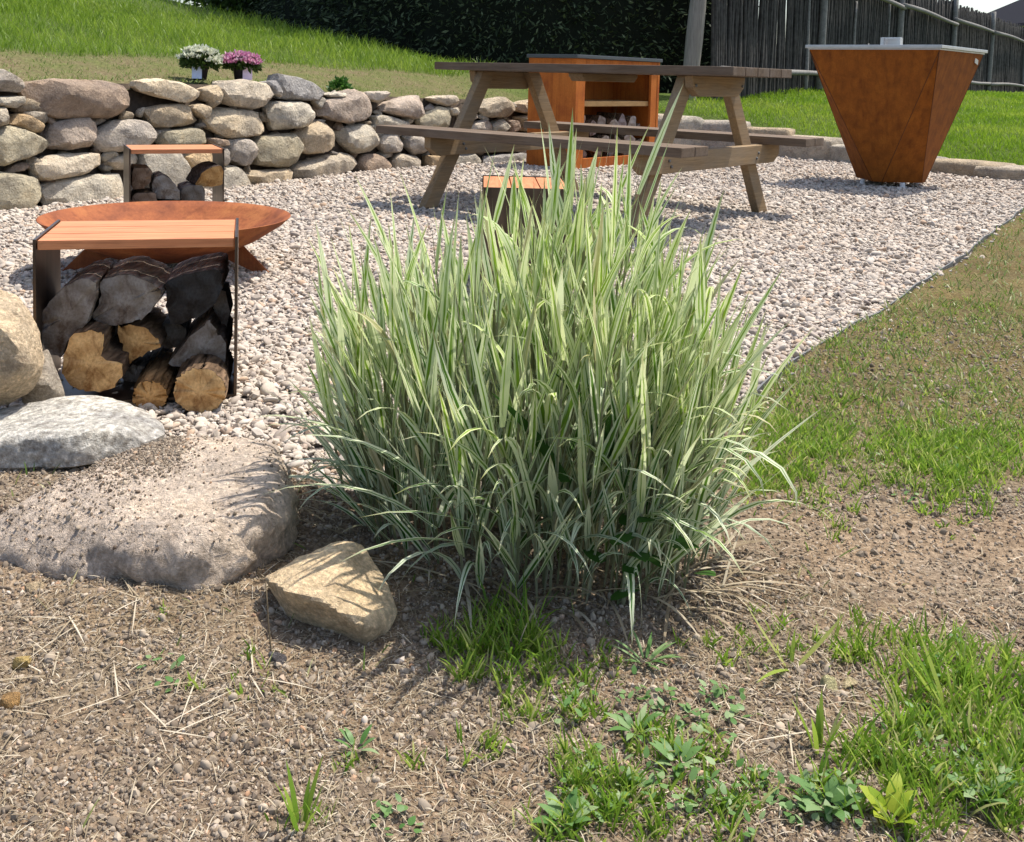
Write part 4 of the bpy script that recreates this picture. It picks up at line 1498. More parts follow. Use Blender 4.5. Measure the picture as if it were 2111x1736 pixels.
# ------------------------------------------------------------------ fire bowl
bc_ = (-1.175, 3.44)
bowl = thing('fire_bowl', 'round rusty steel fire bowl on splayed flat legs between two log racks', 'fire bowl', (*bc_, 0))
prof = [(0.001, .036), (.10, .038), (.20, .062), (.30, .106), (.385, .160), (.408, .182), (.412, .186), (.408, .187), (.38, .166), (.295, .112), (.195, .070), (.10, .046), (.001, .044)]
V, Q = [], []
ns_ = 72
for r_, z_ in prof:
    for a in range(ns_):
        an = 2 * math.pi * a / ns_
        V.append((r_ * math.cos(an), r_ * math.sin(an), z_))
for j in range(len(prof) - 1):
    for a in range(ns_):
        Q.append((j * ns_ + a, j * ns_ + (a + 1) % ns_, (j + 1) * ns_ + (a + 1) % ns_, (j + 1) * ns_ + a))
link('bowl', mesh_np('bowl', V, Q), MAT['bowl'], bowl)
for an in (0.05, math.pi / 2 + .05, math.pi + .16, 3 * math.pi / 2 - .02):
    o = link('leg', prism_mesh('leg', [(.13, .048), (.255, .088), (.345, -.004), (.295, -.004), (.20, .040)], .008), MAT['bowl'], bowl)
    o.rotation_euler = (0, 0, an)

# ------------------------------------------------------------------ boulders and loose stones
def boulder(name, label, pts, m, col, amp=.05, freq=2.6, seed=1, sub=5, p=16, fine=.012, cat='boulder', group=None, smooth_all=False):
    me, c = rock_mesh(name, np.array(pts), sub, p, amp, freq, seed, fine)
    if not smooth_all:
        me.set_sharp_from_angle(angle=R(30))
    o = link(name, me, m, None, c, col)
    return tag(o, label, cat, group)


ST = MAT['boulder']
boulder('boulder', 'yellow sandy angular boulder at the foot of the striped grass clump',
        [U(*q) for q in [(545, 1190, 1.22), (600, 1285, 1.215), (700, 1330, 1.205), (755, 1348, 1.19), (800, 1300, 1.20), (818, 1262, 1.23), (790, 1190, 1.27), (745, 1125, 1.29), (700, 1116, 1.29), (620, 1150, 1.26),
                         (598, 1222, 1.172), (662, 1238, 1.16), (735, 1287, 1.16), (780, 1295, 1.178), (640, 1180, 1.36), (740, 1180, 1.38), (780, 1250, 1.35), (600, 1240, 1.33), (700, 1290, 1.33)]],
        ST, (.84, .66, .44), .035, 2.6, 3, 6, 60, .03)
boulder('boulder', 'wide flat grey brown slab half buried in soil at the left foreground',
        [G(*q) for q in [(330, 900, .115), (545, 900, .115), (600, 965, .12), (614, 1040, .095), (450, 1120, .105), (200, 1130, .075), (-60, 1085, .05), (30, 1020, .09),
                         (634, 1105, -.02), (592, 1205, .0), (455, 1268, .0), (180, 1255, .0), (-100, 1205, .0), (455, 1262, -.05), (180, 1250, -.05), (330, 980, -.05), (600, 1010, -.05)]],
        ST, (.70, .59, .50), .08, 3.6, 8, 6, 14, .06, smooth_all=True)
boulder('boulder', 'long white and grey speckled granite boulder in front of the log rack',
        [U(*q) for q in [(-80, 862, 1.82), (60, 842, 1.84), (169, 813, 1.86), (225, 815, 1.85), (281, 831, 1.82), (321, 855, 1.78), (345, 890, 1.72), (340, 908, 1.68), (281, 933, 1.65), (225, 952, 1.63), (132, 970, 1.62), (-80, 970, 1.62),
                         (250, 880, 1.66), (130, 900, 1.63), (-80, 910, 1.63), (-80, 930, 1.95), (200, 900, 1.95), (300, 910, 1.88)]],
        MAT['granite'], (.66, .65, .62), .09, 2.8, 5, 6, 24, .035)
boulder('boulder', 'rounded yellow boulder cut off by the left edge of view',
        [U(*q) for q in [(-120, 590, 1.87), (0, 596, 1.87), (32, 604, 1.87), (62, 645, 1.86), (90, 705, 1.85), (96, 748, 1.85), (78, 792, 1.84), (50, 822, 1.83), (0, 840, 1.82), (-120, 845, 1.82),
                         (-120, 660, 1.74), (20, 680, 1.75), (50, 750, 1.76), (0, 800, 1.76), (-100, 700, 1.99), (30, 720, 1.98), (40, 790, 1.97)]],
        ST, (.76, .61, .43), .05, 2.8, 12, 6, 30, .03)
boulder('boulder', 'small grey stone wedged between yellow boulder and front log rack',
        [U(*q) for q in [(75, 730, 1.96), (100, 715, 1.96), (120, 770, 1.95), (138, 818, 1.93), (100, 842, 1.9), (55, 845, 1.89), (40, 830, 1.89), (70, 780, 1.88), (100, 790, 1.88), (80, 800, 2.02), (110, 800, 2.0)]],
        ST, (.42, .38, .33), .06, 3, 15, 4, 14, .012)


def pebble_thing(px, py, r, label, col, m=None):
    c = G(px, py, 0)
    c[2] = float(soilz(c[None, :2])[0]) + r * .35
    P = c + (rng.random((14, 3)) - .5) * np.array([2.2, 1.8, 1.5]) * r
    return boulder('loose_stone', label, P, m or ST, col, .06, 3, int(px), 3, 12, .01, 'stone')


pebble_thing(75, 1262, .013, 'pale tan loose stone on the soil below the flat slab, far left', (.50, .40, .27))
pebble_thing(295, 1250, .013, 'black charcoal lump on the soil in front of the flat slab', (.03, .03, .03), MAT['hedge_core'])
pebble_thing(570, 1386, .012, 'dark slate grey pebble on soil below the yellow boulder', (.12, .12, .14))
pebble_thing(46, 1402, .010, 'small round ochre pebble on soil near the left edge', (.46, .35, .15))
pebble_thing(14, 1478, .014, 'orange pebble cut by the left edge of view', (.42, .25, .10))
pebble_thing(570, 888, .026, 'large grey pebble on gravel right of the speckled boulder', (.44, .44, .46))
pebble_thing(662, 985, .020, 'orange brown pebble in the gravel left of the striped grass', (.42, .25, .15))
pebble_thing(1703, 1437, .013, 'pale yellow stone in the soil at right, beside green tufts', (.55, .52, .30))
pebble_thing(1752, 1432, .012, 'cream stone next to the pale yellow one at right', (.58, .50, .32))

# ------------------------------------------------------------------ striped ribbon grass clump
CC = np.array([0.032, 1.45])
clump = thing('ornamental_grass', 'big clump of green and white striped ribbon grass in the centre', 'ornamental grass', (CC[0], CC[1], 0))
roots, Ls, azs, th0s, curls, Ws, yng = [], [], [], [], [], [], []
stemP = []
for i in range(250):
    a = 2 * math.pi * rng.random(); r = rng.random() ** .55
    ox_, oy_ = r * math.cos(a), r * math.sin(a)
    out = np.array([ox_, oy_])
    bx_, by_ = (.285 if ox_ < 0 else .262) * ox_, 0.165 * oy_ - .055 * ox_
    lean = np.clip((0.24 if out[0] < 0 else .17) * out[0] + 0.06 * rng.normal(), -.45, .4), np.clip(0.20 * out[1] + 0.06 * rng.normal(), -.3, .4)
    H = (0.50 - 0.22 * r ** 2.2 - (.05 * r if out[0] < 0 else 0) + .085 * math.exp(-((ox_ - .38) / .28) ** 2)) * (0.80 + 0.30 * rng.random())
    base = np.array([bx_, by_, 0.0])
    top_ = base + np.array([lean[0] * H, lean[1] * H, H * math.sqrt(max(.3, 1 - lean[0] ** 2 - lean[1] ** 2))])
    bowv = np.array([lean[0], lean[1], 0]) * -0.12 * H
    stemP.append((base, top_, bowv))
    nl = rng.integers(6, 10)
    for j in range(nl):
        f = 0.06 + 0.88 * (j + rng.random() * .7) / nl
        p = base + (top_ - base) * f + bowv * math.sin(f * math.pi)
        sd_ = (j % 2) * math.pi + i * 2.4 + rng.normal() * .5
        sx_, sy_ = (top_ - base)[0] / H, (top_ - base)[1] / H
        spread = (0.16 + 0.34 * (1 - f) * rng.random() + .14 * rng.random())
        ob = (.85 if out[0] < 0 else .62) * (1 - f) ** 1.3 * max(0, r - .35)
        dx, dy = sx_ + spread * math.cos(sd_) + ob * out[0] / max(r, .1), sy_ + spread * math.sin(sd_) + ob * out[1] / max(r, .1)
        th = math.atan(math.hypot(dx, dy))
        roots.append(p); azs.append(math.atan2(dy, dx)); th0s.append(th)
        lf = (0.11 + 0.105 * rng.random()) * (1.0 if f < .75 else .86)
        Ls.append(lf)
        lowd = rng.random() < (0.40 * (1 - f) * (.4 + r) + .04)
        curls.append(0.9 + 1.2 * rng.random() if lowd else (rng.random() * .4 - .08))
        Ws.append(0.0080 + 0.0058 * rng.random())
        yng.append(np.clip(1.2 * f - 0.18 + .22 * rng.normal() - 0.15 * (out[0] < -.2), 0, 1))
# a few long arching outer leaves
for (x_, y_, z_, az_, th_, L_, cu_, w_) in [(.22, -.06, .20, -.35, .15, .26, 2.9, .011), (.21, -.10, .14, -.5, .45, .24, 2.9, .013), (.19, -.13, .16, -.7, .4, .20, 2.7, .010),
                                             (-.10, -.14, .12, 3.3, .7, .26, 1.1, .011), (-.12, -.12, .08, 3.5, .85, .26, 1.0, .010), (-.02, -.17, .06, 3.7, .95, .26, .95, .012),
                                             (-.14, -.05, .10, 3.05, .8, .26, .9, .011), (-.16, -.1, .14, 3.3, .8, .24, .85, .011), (.02, -.16, .05, 3.55, .8, .28, .9, .012),
                                             (.18, -.1, .26, -.3, .3, .20, 2.6, .010), (.1, -.12, .1, .6, .9, .22, 1.2, .010), (.09, .0, .40, .1, .05, .28, .15, .012), (-.06, -.18, .2, .9, -.6, .22, .3, .016)]:
    roots.append(np.array([x_, y_, z_])); Ls.append(L_); azs.append(az_); th0s.append(th_); curls.append(cu_); Ws.append(w_); yng.append(.25 * rng.random())
n = len(roots)
azs = np.array(azs)
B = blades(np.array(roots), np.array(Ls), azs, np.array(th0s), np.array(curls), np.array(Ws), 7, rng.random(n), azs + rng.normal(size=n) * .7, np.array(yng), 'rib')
vis = -np.array(roots)[:, 1] * 1.2 + np.array(roots)[:, 2] * .8 + np.array(Ls) * 1.5 + .12 * rng.random(n)
order = np.argsort(-vis)
keep = set(order[:270].tolist()) | set(range(n - 13, n))
kidx = np.array(sorted(keep)); rest = np.array([i for i in range(n) if i not in keep])
for i in kidx:
    link('leaf', blades_mesh('leaf', B, np.array([i])), MAT['ribbon'], clump)
kind(link('leaf_mass', blades_mesh('leaf_mass', B, rest), MAT['ribbon'], clump), 'stuff')
sr = np.array([s_[0] for s_ in stemP]); sv = np.array([s_[1] - s_[0] for s_ in stemP])
sl_ = np.linalg.norm(sv, axis=1)
saz = np.arctan2(sv[:, 1], sv[:, 0]); sth = np.arccos(sv[:, 2] / sl_)
Bs = [blades(sr, sl_, saz, sth * .85, sth * .15, .0042, 6, rng.random(len(sr)), saz + k_) for k_ in (0, 1.57)]
Vs = np.concatenate([b_['V'] for b_ in Bs]); 
BB = {k_: (np.concatenate([b_[k_] for b_ in Bs]) if k_ not in 'qt' else Bs[0][k_]) for k_ in Bs[0]}
kind(link('stem_mass', blades_mesh('stem_mass', BB), MAT['stem'], clump), 'stuff')

na_ = 200
aa_ = 6.283 * rng.random(na_); ra_ = .75 + .4 * rng.random(na_)
rd_ = np.c_[.275 * ra_ * np.cos(aa_), .165 * ra_ * np.sin(aa_) - .055 * ra_ * np.cos(aa_), .002 + .015 * rng.random(na_)]
Bd = blades(rd_, .05 + .10 * rng.random(na_), aa_ + rng.normal(size=na_) * .8, .9 + .5 * rng.random(na_), .3 + .6 * rng.random(na_), .002 + .0035 * rng.random(na_), 6, rng.random(na_) * .8)
kind(link('dead_leaf_litter', blades_mesh('dead_leaf_litter', Bd), MAT['thatch'], clump), 'stuff')


# ------------------------------------------------------------------ weeds and potted flowers
def leafy(name, label, cat, loc, specs, m, group=None, prof='leaf', seg=5):
    t = thing(name, label, cat, loc, 0, group)
    for (az_, th_, L_, cu_, w_, h_) in specs:
        b_ = blades(np.array([[0.006 * math.cos(az_), .006 * math.sin(az_), h_]]), L_, np.array([az_]), th_, cu_, w_, seg, np.array([rng.random()]), None, None, prof)
        link('leaf', blades_mesh('leaf', b_), m, t)
    return t


def on_soil(px, py):
    c = G(px, py, 0.0)
    c[2] = float(soilz(c[None, :2])[0])
    return tuple(c)


def rosette(n_, L_, w_, th=1.1, cu=.3):
    return [(i * 2.4 + rng.random() * .5, th * (.75 + .4 * rng.random()), L_ * .72 * (.65 + .5 * rng.random()), cu + .5 * rng.random(), w_ * .7 * (.8 + .4 * rng.random()), .002 + .004 * rng.random()) for i in range(n_)]


W = MAT['weed']
leafy('broadleaf_weed', 'grey green feathery rosette on soil below the right side of the clump', 'weed', on_soil(1330, 1375), rosette(14, .055, .006, 1.0, .4), W)
leafy('broadleaf_weed', 'small rosette weed at the bottom below the yellow boulder', 'weed', on_soil(735, 1560), rosette(8, .030, .008, .9, .5), W)
leafy('broadleaf_weed', 'grey green weed patch leaf cluster in the lower middle', 'weed', on_soil(1310, 1520), rosette(10, .045, .010, .9, .5), W)
leafy('broadleaf_weed', 'rosette weed right of the middle near the bottom edge', 'weed', on_soil(1395, 1590), rosette(10, .04, .012, .9, .5), W)
leafy('broadleaf_weed', 'pale broad leaved weed at the bottom edge right of centre', 'weed', on_soil(1705, 1690), rosette(9, .05, .022, .8, .5), W)
leafy('broadleaf_weed', 'broad leaved weed in the bottom right corner', 'weed', on_soil(2020, 1690), rosette(9, .05, .02, .8, .5), W)
leafy('broadleaf_weed', 'bright yellow green leaf sprig at the bottom edge', 'weed', on_soil(1835, 1725), rosette(7, .05, .022, .7, .5), MAT['weed_yellow'])
leafy('broadleaf_weed', 'small weed with pointed leaves at the bottom centre edge', 'weed', on_soil(1160, 1700), rosette(9, .045, .014, .8, .5), W)
# young shoots
leafy('grass_shoot', 'forked broad grass shoot standing alone on bare soil at right', 'grass', on_soil(1630, 1390), [(.2, .85, .09, -.2, .007, 0), (2.7, .7, .085, -.1, .006, 0), (3.9, 1.2, .07, .5, .006, 0), (1.2, .5, .04, .2, .005, 0)], MAT['grass'], None, 'grass')
leafy('grass_shoot', 'tall light green tuft of blades at the right in the sparse lawn', 'grass', on_soil(1960, 1490), [(2.0 + .25 * i, .5 + .1 * (i % 3), .085 - .006 * i, .2, .006, 0) for i in range(7)], MAT['grass'], None, 'grass')
leafy('grass_shoot', 'green tuft at the bottom edge left of centre', 'grass', on_soil(620, 1715), [(i * 1.1, .25 + .1 * (i % 3), .06 - .003 * i, .3, .005, 0) for i in range(9)], MAT['grass'], None, 'grass')
leafy('grass_shoot', 'pointed dark green tuft right of the bare brown patch', 'grass', on_soil(1690, 1560), [(i * 1.3, .2 + .1 * (i % 3), .06 - .003 * i, .3, .006, 0) for i in range(8)], MAT['grass'], None, 'grass')
# broad dark leaved weed growing in the clump
t = thing('leafy_weed', 'dark green broad leaved weed growing at the front foot of the striped grass', 'weed', on_soil(1255, 1245))
for i, (dx, dz) in enumerate([(0, .0), (-.012, .055), (.03, .075), (.012, .10), (.055, .06), (.075, .085), (.095, .065), (.045, .115), (-.005, .085), (.07, .045), (.11, .045), (.02, .04)]):
    az_ = i * 2.4
    b_ = blades(np.array([[dx, -.02 - .012 * (i % 3), dz + .012]]), .034 + .01 * rng.random(), np.array([az_]), 1.0 + .3 * rng.random(), .35, .022, 5, np.array([rng.random()]), None, None, 'leaf')
    link('leaf', blades_mesh('leaf', b_), MAT['weed_dark'], t)
for x1, z1_ in ((.03, .11), (.09, .09)):
    tube('stem', (0.01, -.015, 0), (x1, -.02, z1_), .0016, .001, MAT['stem'], t, .003, 2, 5, 4)
t = thing('wide_leaf_grass', 'wide plain green leaves growing out of the middle of the striped grass', 'weed', (CC[0] + .05, CC[1] - .12, .12))
for (dx, dz, az_, th_, L_, cu_) in [(.0, .05, 3.5, .55, .17, .35), (.04, .07, .3, .25, .16, .2), (.06, .08, 3.3, .4, .15, .5), (.02, .02, .2, .4, .14, .3), (.09, .03, .4, .25, .15, .1)]:
    b_ = blades(np.array([[dx, -.05, dz]]), L_, np.array([az_]), th_, cu_, .017, 7, np.array([.8 * rng.random()]), np.array([az_ + 1.2]), None, 'grass')
    link('leaf', blades_mesh('leaf', b_), MAT['weed_dark'], t)

# dry upright stalk by the yellow boulder
ps_ = [G(538, 1455, .004), U(566, 1390, 1.13), U(546, 1200, 1.14)]
st = thing('dry_stalk', 'single tall dry straw stalk leaning up beside the yellow boulder', 'dry stalk', tuple(ps_[0]))
for a_, b_ in ((0, 1), (1, 2)):
    tube('stalk', ps_[a_] - ps_[0], ps_[b_] - ps_[0], .0011, .0008, MAT['thatch'], st, .001, a_, 5, 4)
for (a_, b_) in (((505, 1265 + 115), (566, 1390)), ((566, 1390), (640, 1425))):
    pass


def potted(name, label, px, py, depth, w_, h_, petal, tagm, seed):
    c = U(px, py, depth)
    t = thing(name, label, 'potted plant', tuple(c))
    prf = [(.038, 0), (.052, .085), (.055, .085), (.055, .1), (.049, .1), (.047, .08), (.001, .08)]
    V, Q = [], []
    for r_, z_ in [(.001, 0)] + prf:
        for a in range(20):
            V.append((r_ * math.cos(a * .31416), r_ * math.sin(a * .31416), z_))
    for j in range(len(prf)):
        for a in range(20):
            Q.append((j * 20 + a, j * 20 + (a + 1) % 20, (j + 1) * 20 + (a + 1) % 20, (j + 1) * 20 + a))
    link('pot', mesh_np('pot', V, Q), MAT['pot'], t)
    box('label', (.058, .003, .082), tagm, t, (.0 if seed == 1 else .055, -.058, .052), (-.1, 0, .15), bev=.001)

    def smp(n_):
        d = rng.normal(size=(n_, 3)); d[:, 2] = np.abs(d[:, 2]) * .9 + .05
        d /= np.linalg.norm(d, axis=1)[:, None]
        r = .75 + .3 * rng.random(n_)
        return d * r[:, None] * np.array([w_ / 2, w_ / 2.6, h_]) + np.array([0, 0, .085]), d
    V, Q, ti = spray_cloud(700, smp, .045, .5, .6)
    V = V * np.array([.85, .85, .85]) + np.array([0, 0, .012])
    link('foliage', mesh_np('foliage', V, Q, None, dict(tint=('FLOAT', ti))), MAT['shrubleaf'], t)

    def smp2(n_):
        k_ = 46
        d = rng.normal(size=(k_, 3)); d[:, 2] = np.abs(d[:, 2]) + .25
        d /= np.linalg.norm(d, axis=1)[:, None]
        cc_ = d * np.array([w_ / 2, w_ / 2.6, h_])
        pk = rng.integers(0, k_, n_)
        return cc_[pk] + rng.normal(size=(n_, 3)) * np.array([.014, .014, .005]) + np.array([0, 0, .09]), d[pk] * .6 + np.array([0, 0, .6])
    V, Q, ti = spray_cloud(1500, smp2, .02, .6, .2)
    link('flowers', mesh_np('flowers', V, Q, None, dict(tint=('FLOAT', ti))), petal, t)
    return t


potted('potted_flower', 'cream white flowering plant in a small pot on top of the wall', 412, 166, 6.15, .235, .105, MAT['petal_w'], MAT['label'], 1)
potted('potted_flower', 'pink flowering plant in a small pot on top of the wall', 497, 168, 6.3, .235, .08, MAT['petal_p'], MAT['label2'], 2)
c = U(700, 193, 7.28)
t = thing('small_plant', 'small dark green leafy plant on top of the stone wall', 'plant', tuple(c))


def smp3(n_):
    d = rng.normal(size=(n_, 3)); d[:, 2] = np.abs(d[:, 2]); d /= np.linalg.norm(d, axis=1)[:, None]
    return d * (.5 + .5 * rng.random((n_, 1))) * np.array([.075, .06, .11]), d


V, Q, ti = spray_cloud(500, smp3, .035, .5, .4)
link('foliage', mesh_np('foliage', V, Q, None, dict(tint=('FLOAT', ti))), MAT['weed_dark'], t)

# ------------------------------------------------------------------ steel edging between gravel and sown soil
ex = np.concatenate([np.linspace(.55, 3.03, 60), np.linspace(3.1, 4.6, 12)])
ey = border(ex)
V, Q = [], []
for i in range(len(ex)):
    zt = .004 + .004 * math.sin(i * .7)
    for dx, z_ in ((0, -.04), (0, zt), (.004, zt), (.004, -.04)):
        V.append((ex[i] - dx - ex[0], ey[i] + dx * .6 - ey[0], z_))
for i in range(len(ex) - 1):
    for j in range(3):
        Q.append((i * 4 + j, i * 4 + j + 1, (i + 1) * 4 + j + 1, (i + 1) * 4 + j))
tag(link('edging_strip', mesh_np('edging_strip', V, Q, smooth_sh=False), MAT['edging'], None, (ex[0], ey[0], 0)), 'thin grey metal edging strip between gravel and sown soil', 'edging')

# ------------------------------------------------------------------ gravel, crumbs, straw, grass (nobody could count these)
def wedge(n, y0, y1, power=1.0, half=.64, pad=.15):
    y = y0 + (y1 - y0) * rng.random(n) ** power
    x = (rng.random(n) * 2 - 1) * (half * y + pad)
    return np.c_[x, y]


pts = []
for (y0, y1, dens) in ((1.3, 2.2, 17000), (2.2, 3.4, 15000), (3.4, 5.0, 10500), (5.0, 7.0, 5200), (7.0, 10.2, 3000)):
    area = (y1 - y0) * 2 * (.60 * (y0 + y1) / 2 + .15)
    p = wedge(int(dens * area * 1.06), y0, y1, 1.0, .60)
    pts.append(p)
pts = np.vstack(pts)
sd, _, _ = land(pts)
bd_ = pts[:, 1] - border(pts[:, 0])
pts = pts[(sd < -0.02) & ((bd_ > 0.012) | ((bd_ > -.22) & (rng.random(len(pts)) < .05 * np.exp(bd_ / .07))))]
n = len(pts)
r = np.exp(rng.normal(size=n) * .42) * .0043
r = np.clip(r, .0022, .0125) * np.interp(pts[:, 1], [2, 9], [1.0, 1.6])
z = np.where(pts[:, 1] > border(pts[:, 0]) + .012, r * (0.15 + .9 * rng.random(n)) - .009, soilz(pts) + r * .3)
scl = np.c_[r * (1.0 + .5 * rng.random(n)), r * (.8 + .3 * rng.random(n)), r * (.55 + .3 * rng.random(n))]
rot = np.c_[rng.normal(size=n) * .45, rng.normal(size=n) * .45, rng.random(n) * 6.28]
scatter('gravel', np.c_[pts, z], rot, scl, rng.integers(0, 10, n), [chip_mesh(i, 2 if i < 6 else 1) for i in range(10)], MAT['pebble'])

# soil crumbs
p = np.vstack([wedge(60000, .74, 1.15, 1, .60), wedge(52000, 1.15, 1.7, 1, .60), wedge(30000, 1.7, 3.0, 1, .60)])
p = p[p[:, 1] < border(p[:, 0]) - .01]
dn = fbm(p * 4, 3, 44)
p = p[(dn > -.2) | (rng.random(len(p)) < .5)]
n = len(p)
r = np.clip(np.exp(rng.normal(size=n) * .5) * .00125, .0006, .0055) * np.interp(p[:, 1], [.8, 2.6], [1, 1.5])
z = soilz(p) + r * .15
slab = [o_ for o_ in sc.objects if o_.name.startswith('boulder') and 'slab' in o_['label']][0]
sv_ = np.zeros(len(slab.data.vertices) * 3); sn_ = np.zeros(len(slab.data.vertices) * 3)
slab.data.vertices.foreach_get('co', sv_); slab.data.vertices.foreach_get('normal', sn_)
sv_ = sv_.reshape(-1, 3) + np.array(slab.location); sn_ = sn_.reshape(-1, 3)
w_ = (sn_[:, 2] > .55) * (.12 + .88 * smooth(-.1, .45, fbm(sv_ * 9, 3, 5) + .9 * smooth(-.42, -.75, sv_[:, 0]) + .5 * smooth(1.42, 1.25, sv_[:, 1])))
pick_ = rng.choice(len(sv_), 9000, p=w_ / w_.sum())
ex_ = sv_[pick_] + rng.normal(size=(9000, 3)) * np.array([.003, .003, 0])
re_ = np.clip(np.exp(rng.normal(size=9000) * .45) * .0011, .0005, .004)
p = np.vstack([p, ex_[:, :2]]); z = np.concatenate([z, ex_[:, 2] + re_ * .2]); r = np.concatenate([r, re_]); n = len(p)
scatter('soil_crumbs', np.c_[p, z], rng.random((n, 3)) * 6.28, np.c_[r * (1 + .4 * rng.random(n)), r, r * .75], rng.integers(0, 8, n), [chip_mesh(40 + i, 2 if i < 3 else 1) for i in range(8)], MAT['crumb'])

# dry straw
p = np.vstack([wedge(34000, .72, 1.35, 1, .62), wedge(26000, 1.35, 2.8, 1, .62)])
p = p[p[:, 1] < border(p[:, 0]) - .02]
p = p[(fbm(p * 3.1, 3, 55) > -.15) | (rng.random(len(p)) < .3)]
n = len(p)
Lg = .006 + .030 * rng.random(n) ** 2.4
B = blades(np.c_[p, soilz(p) + .001 + .003 * rng.random(n)], Lg, rng.random(n) * 6.28, 1.15 + .45 * rng.random(n), .1 + 1.3 * rng.random(n), .0008 + .0007 * rng.random(n), 4, rng.random(n) ** 1.6, rng.random(n) * 6.28)
kind(link('dry_straw', blades_mesh('dry_straw', B), MAT['thatch']), 'stuff')
ls = [(150, 1325, 12), (280, 1312, 12), (100, 1430, 8), (40, 1500, 10), (230, 1480, 6), (330, 1540, 9), (520, 1430, 8), (1500, 1235, 10), (1560, 1225, 10), (1430, 1215, 8), (1750, 1560, 10), (1800, 1590, 10), (1650, 1530, 6), (60, 1190, 9), (200, 1200, 8), (420, 1440, 7)]
q = np.array([G(a + (rng.random() - .5) * 60, b + (rng.random() - .5) * 30)[:2] for a, b, c_ in ls for _ in range(c_ // 3 + 1)])
n = len(q)
B = blades(np.c_[q, soilz(q) + .004], .05 + .05 * rng.random(n), rng.random(n) * 6.28, 1.35 + .25 * rng.random(n), .25 * rng.random(n), .0018, 6, rng.random(n) ** .5)
kind(link('long_straw', blades_mesh('long_straw', B), MAT['thatch']), 'stuff')

# green seedlings in the foreground : patches
PATCH = [(1030, 1330, 95, 900, .042), (960, 1400, 45, 160, .035), (1130, 1400, 60, 260, .026), (1080, 1470, 60, 220, .026), (1200, 1470, 55, 200, .024), (1000, 1540, 50, 110, .025),
         (1230, 1370, 60, 130, .02), (1500, 1330, 80, 150, .022), (1620, 1340, 70, 140, .026), (1800, 1360, 90, 380, .034), (1930, 1400, 110, 620, .042), (2060, 1430, 100, 520, .044), (2000, 1500, 110, 520, .04),
         (1860, 1520, 60, 220, .036), (1770, 1590, 60, 200, .03), (1900, 1600, 120, 620, .034), (2060, 1600, 110, 560, .036), (1700, 1640, 60, 160, .03), (1850, 1690, 120, 520, .034), (2040, 1700, 110, 480, .036),
         (1440, 1580, 70, 260, .026), (1340, 1540, 60, 200, .024), (1230, 1640, 90, 420, .030), (1330, 1680, 90, 420, .028), (1180, 1600, 50, 160, .028), (1480, 1690, 80, 260, .026), (1560, 1640, 60, 120, .024), (1140, 1700, 60, 200, .03),
         (620, 1700, 40, 60, .03), (560, 1420, 90, 60, .018), (700, 1290, 60, 30, .02), (880, 1330, 50, 90, .026), (320, 1330, 40, 30, .016), (450, 1450, 90, 70, .016), (720, 1570, 40, 40, .02), (840, 1600, 40, 40, .018),
         (1640, 930, 75, 1100, .030), (1580, 990, 60, 700, .030), (1700, 900, 70, 700, .026), (1880, 940, 80, 1100, .030), (1970, 960, 100, 1500, .030), (2060, 930, 90, 1100, .030), (1960, 1010, 80, 800, .030), (1780, 960, 70, 450, .024), (1580, 880, 60, 500, .028), (1690, 1020, 50, 200, .022), (1720, 1075, 50, 120, .022),
         (1640, 790, 80, 500, .024), (1750, 720, 60, 320, .02), (1710, 830, 90, 500, .022), (1860, 700, 60, 260, .02), (1900, 850, 90, 420, .022), (2040, 800, 80, 360, .022), (2000, 650, 60, 260, .02), (1560, 880, 60, 260, .026), (1960, 1090, 30, 60, .018)]
P_, H_ = [], []
for a, b, rad, cnt, h_ in PATCH:
    nt = max(2, int(cnt / (12.5 if b > 1300 else 11)))
    an = rng.random(nt) * 6.28; rr = rad * np.sqrt(rng.random(nt)) * (.6 + .8 * rng.random(nt))
    for u_, v_ in zip(a + rr * np.cos(an), b + .75 * rr * np.sin(an)):
        g_ = G(u_, v_)
        hh_ = h_ * (.45 + .75 * rng.random())
        for _ in range(int(rng.integers(3, 13))):
            P_.append(g_[:2] + rng.normal(size=2) * .0055); H_.append(hh_)
        if b < 1000 and a > 1500:
            for _ in range(3):
                P_.append(g_[:2] + rng.normal(size=2) * .055); H_.append(hh_ * .8)
P_, H_ = np.array(P_), np.array(H_)
m_ = P_[:, 1] < border(P_[:, 0]) - .02
P_, H_ = P_[m_], H_[m_]
n = len(P_)
B = blades(np.c_[P_, soilz(P_) - .002], H_ * (.5 + .9 * rng.random(n)), rng.random(n) * 6.28, .15 + .45 * rng.random(n), .2 + .8 * rng.random(n), .0018 + .0016 * rng.random(n), 4, rng.random(n) ** 1.2, rng.random(n) * 6.28)
kind(link('grass', blades_mesh('grass', B), MAT['grass']), 'stuff')

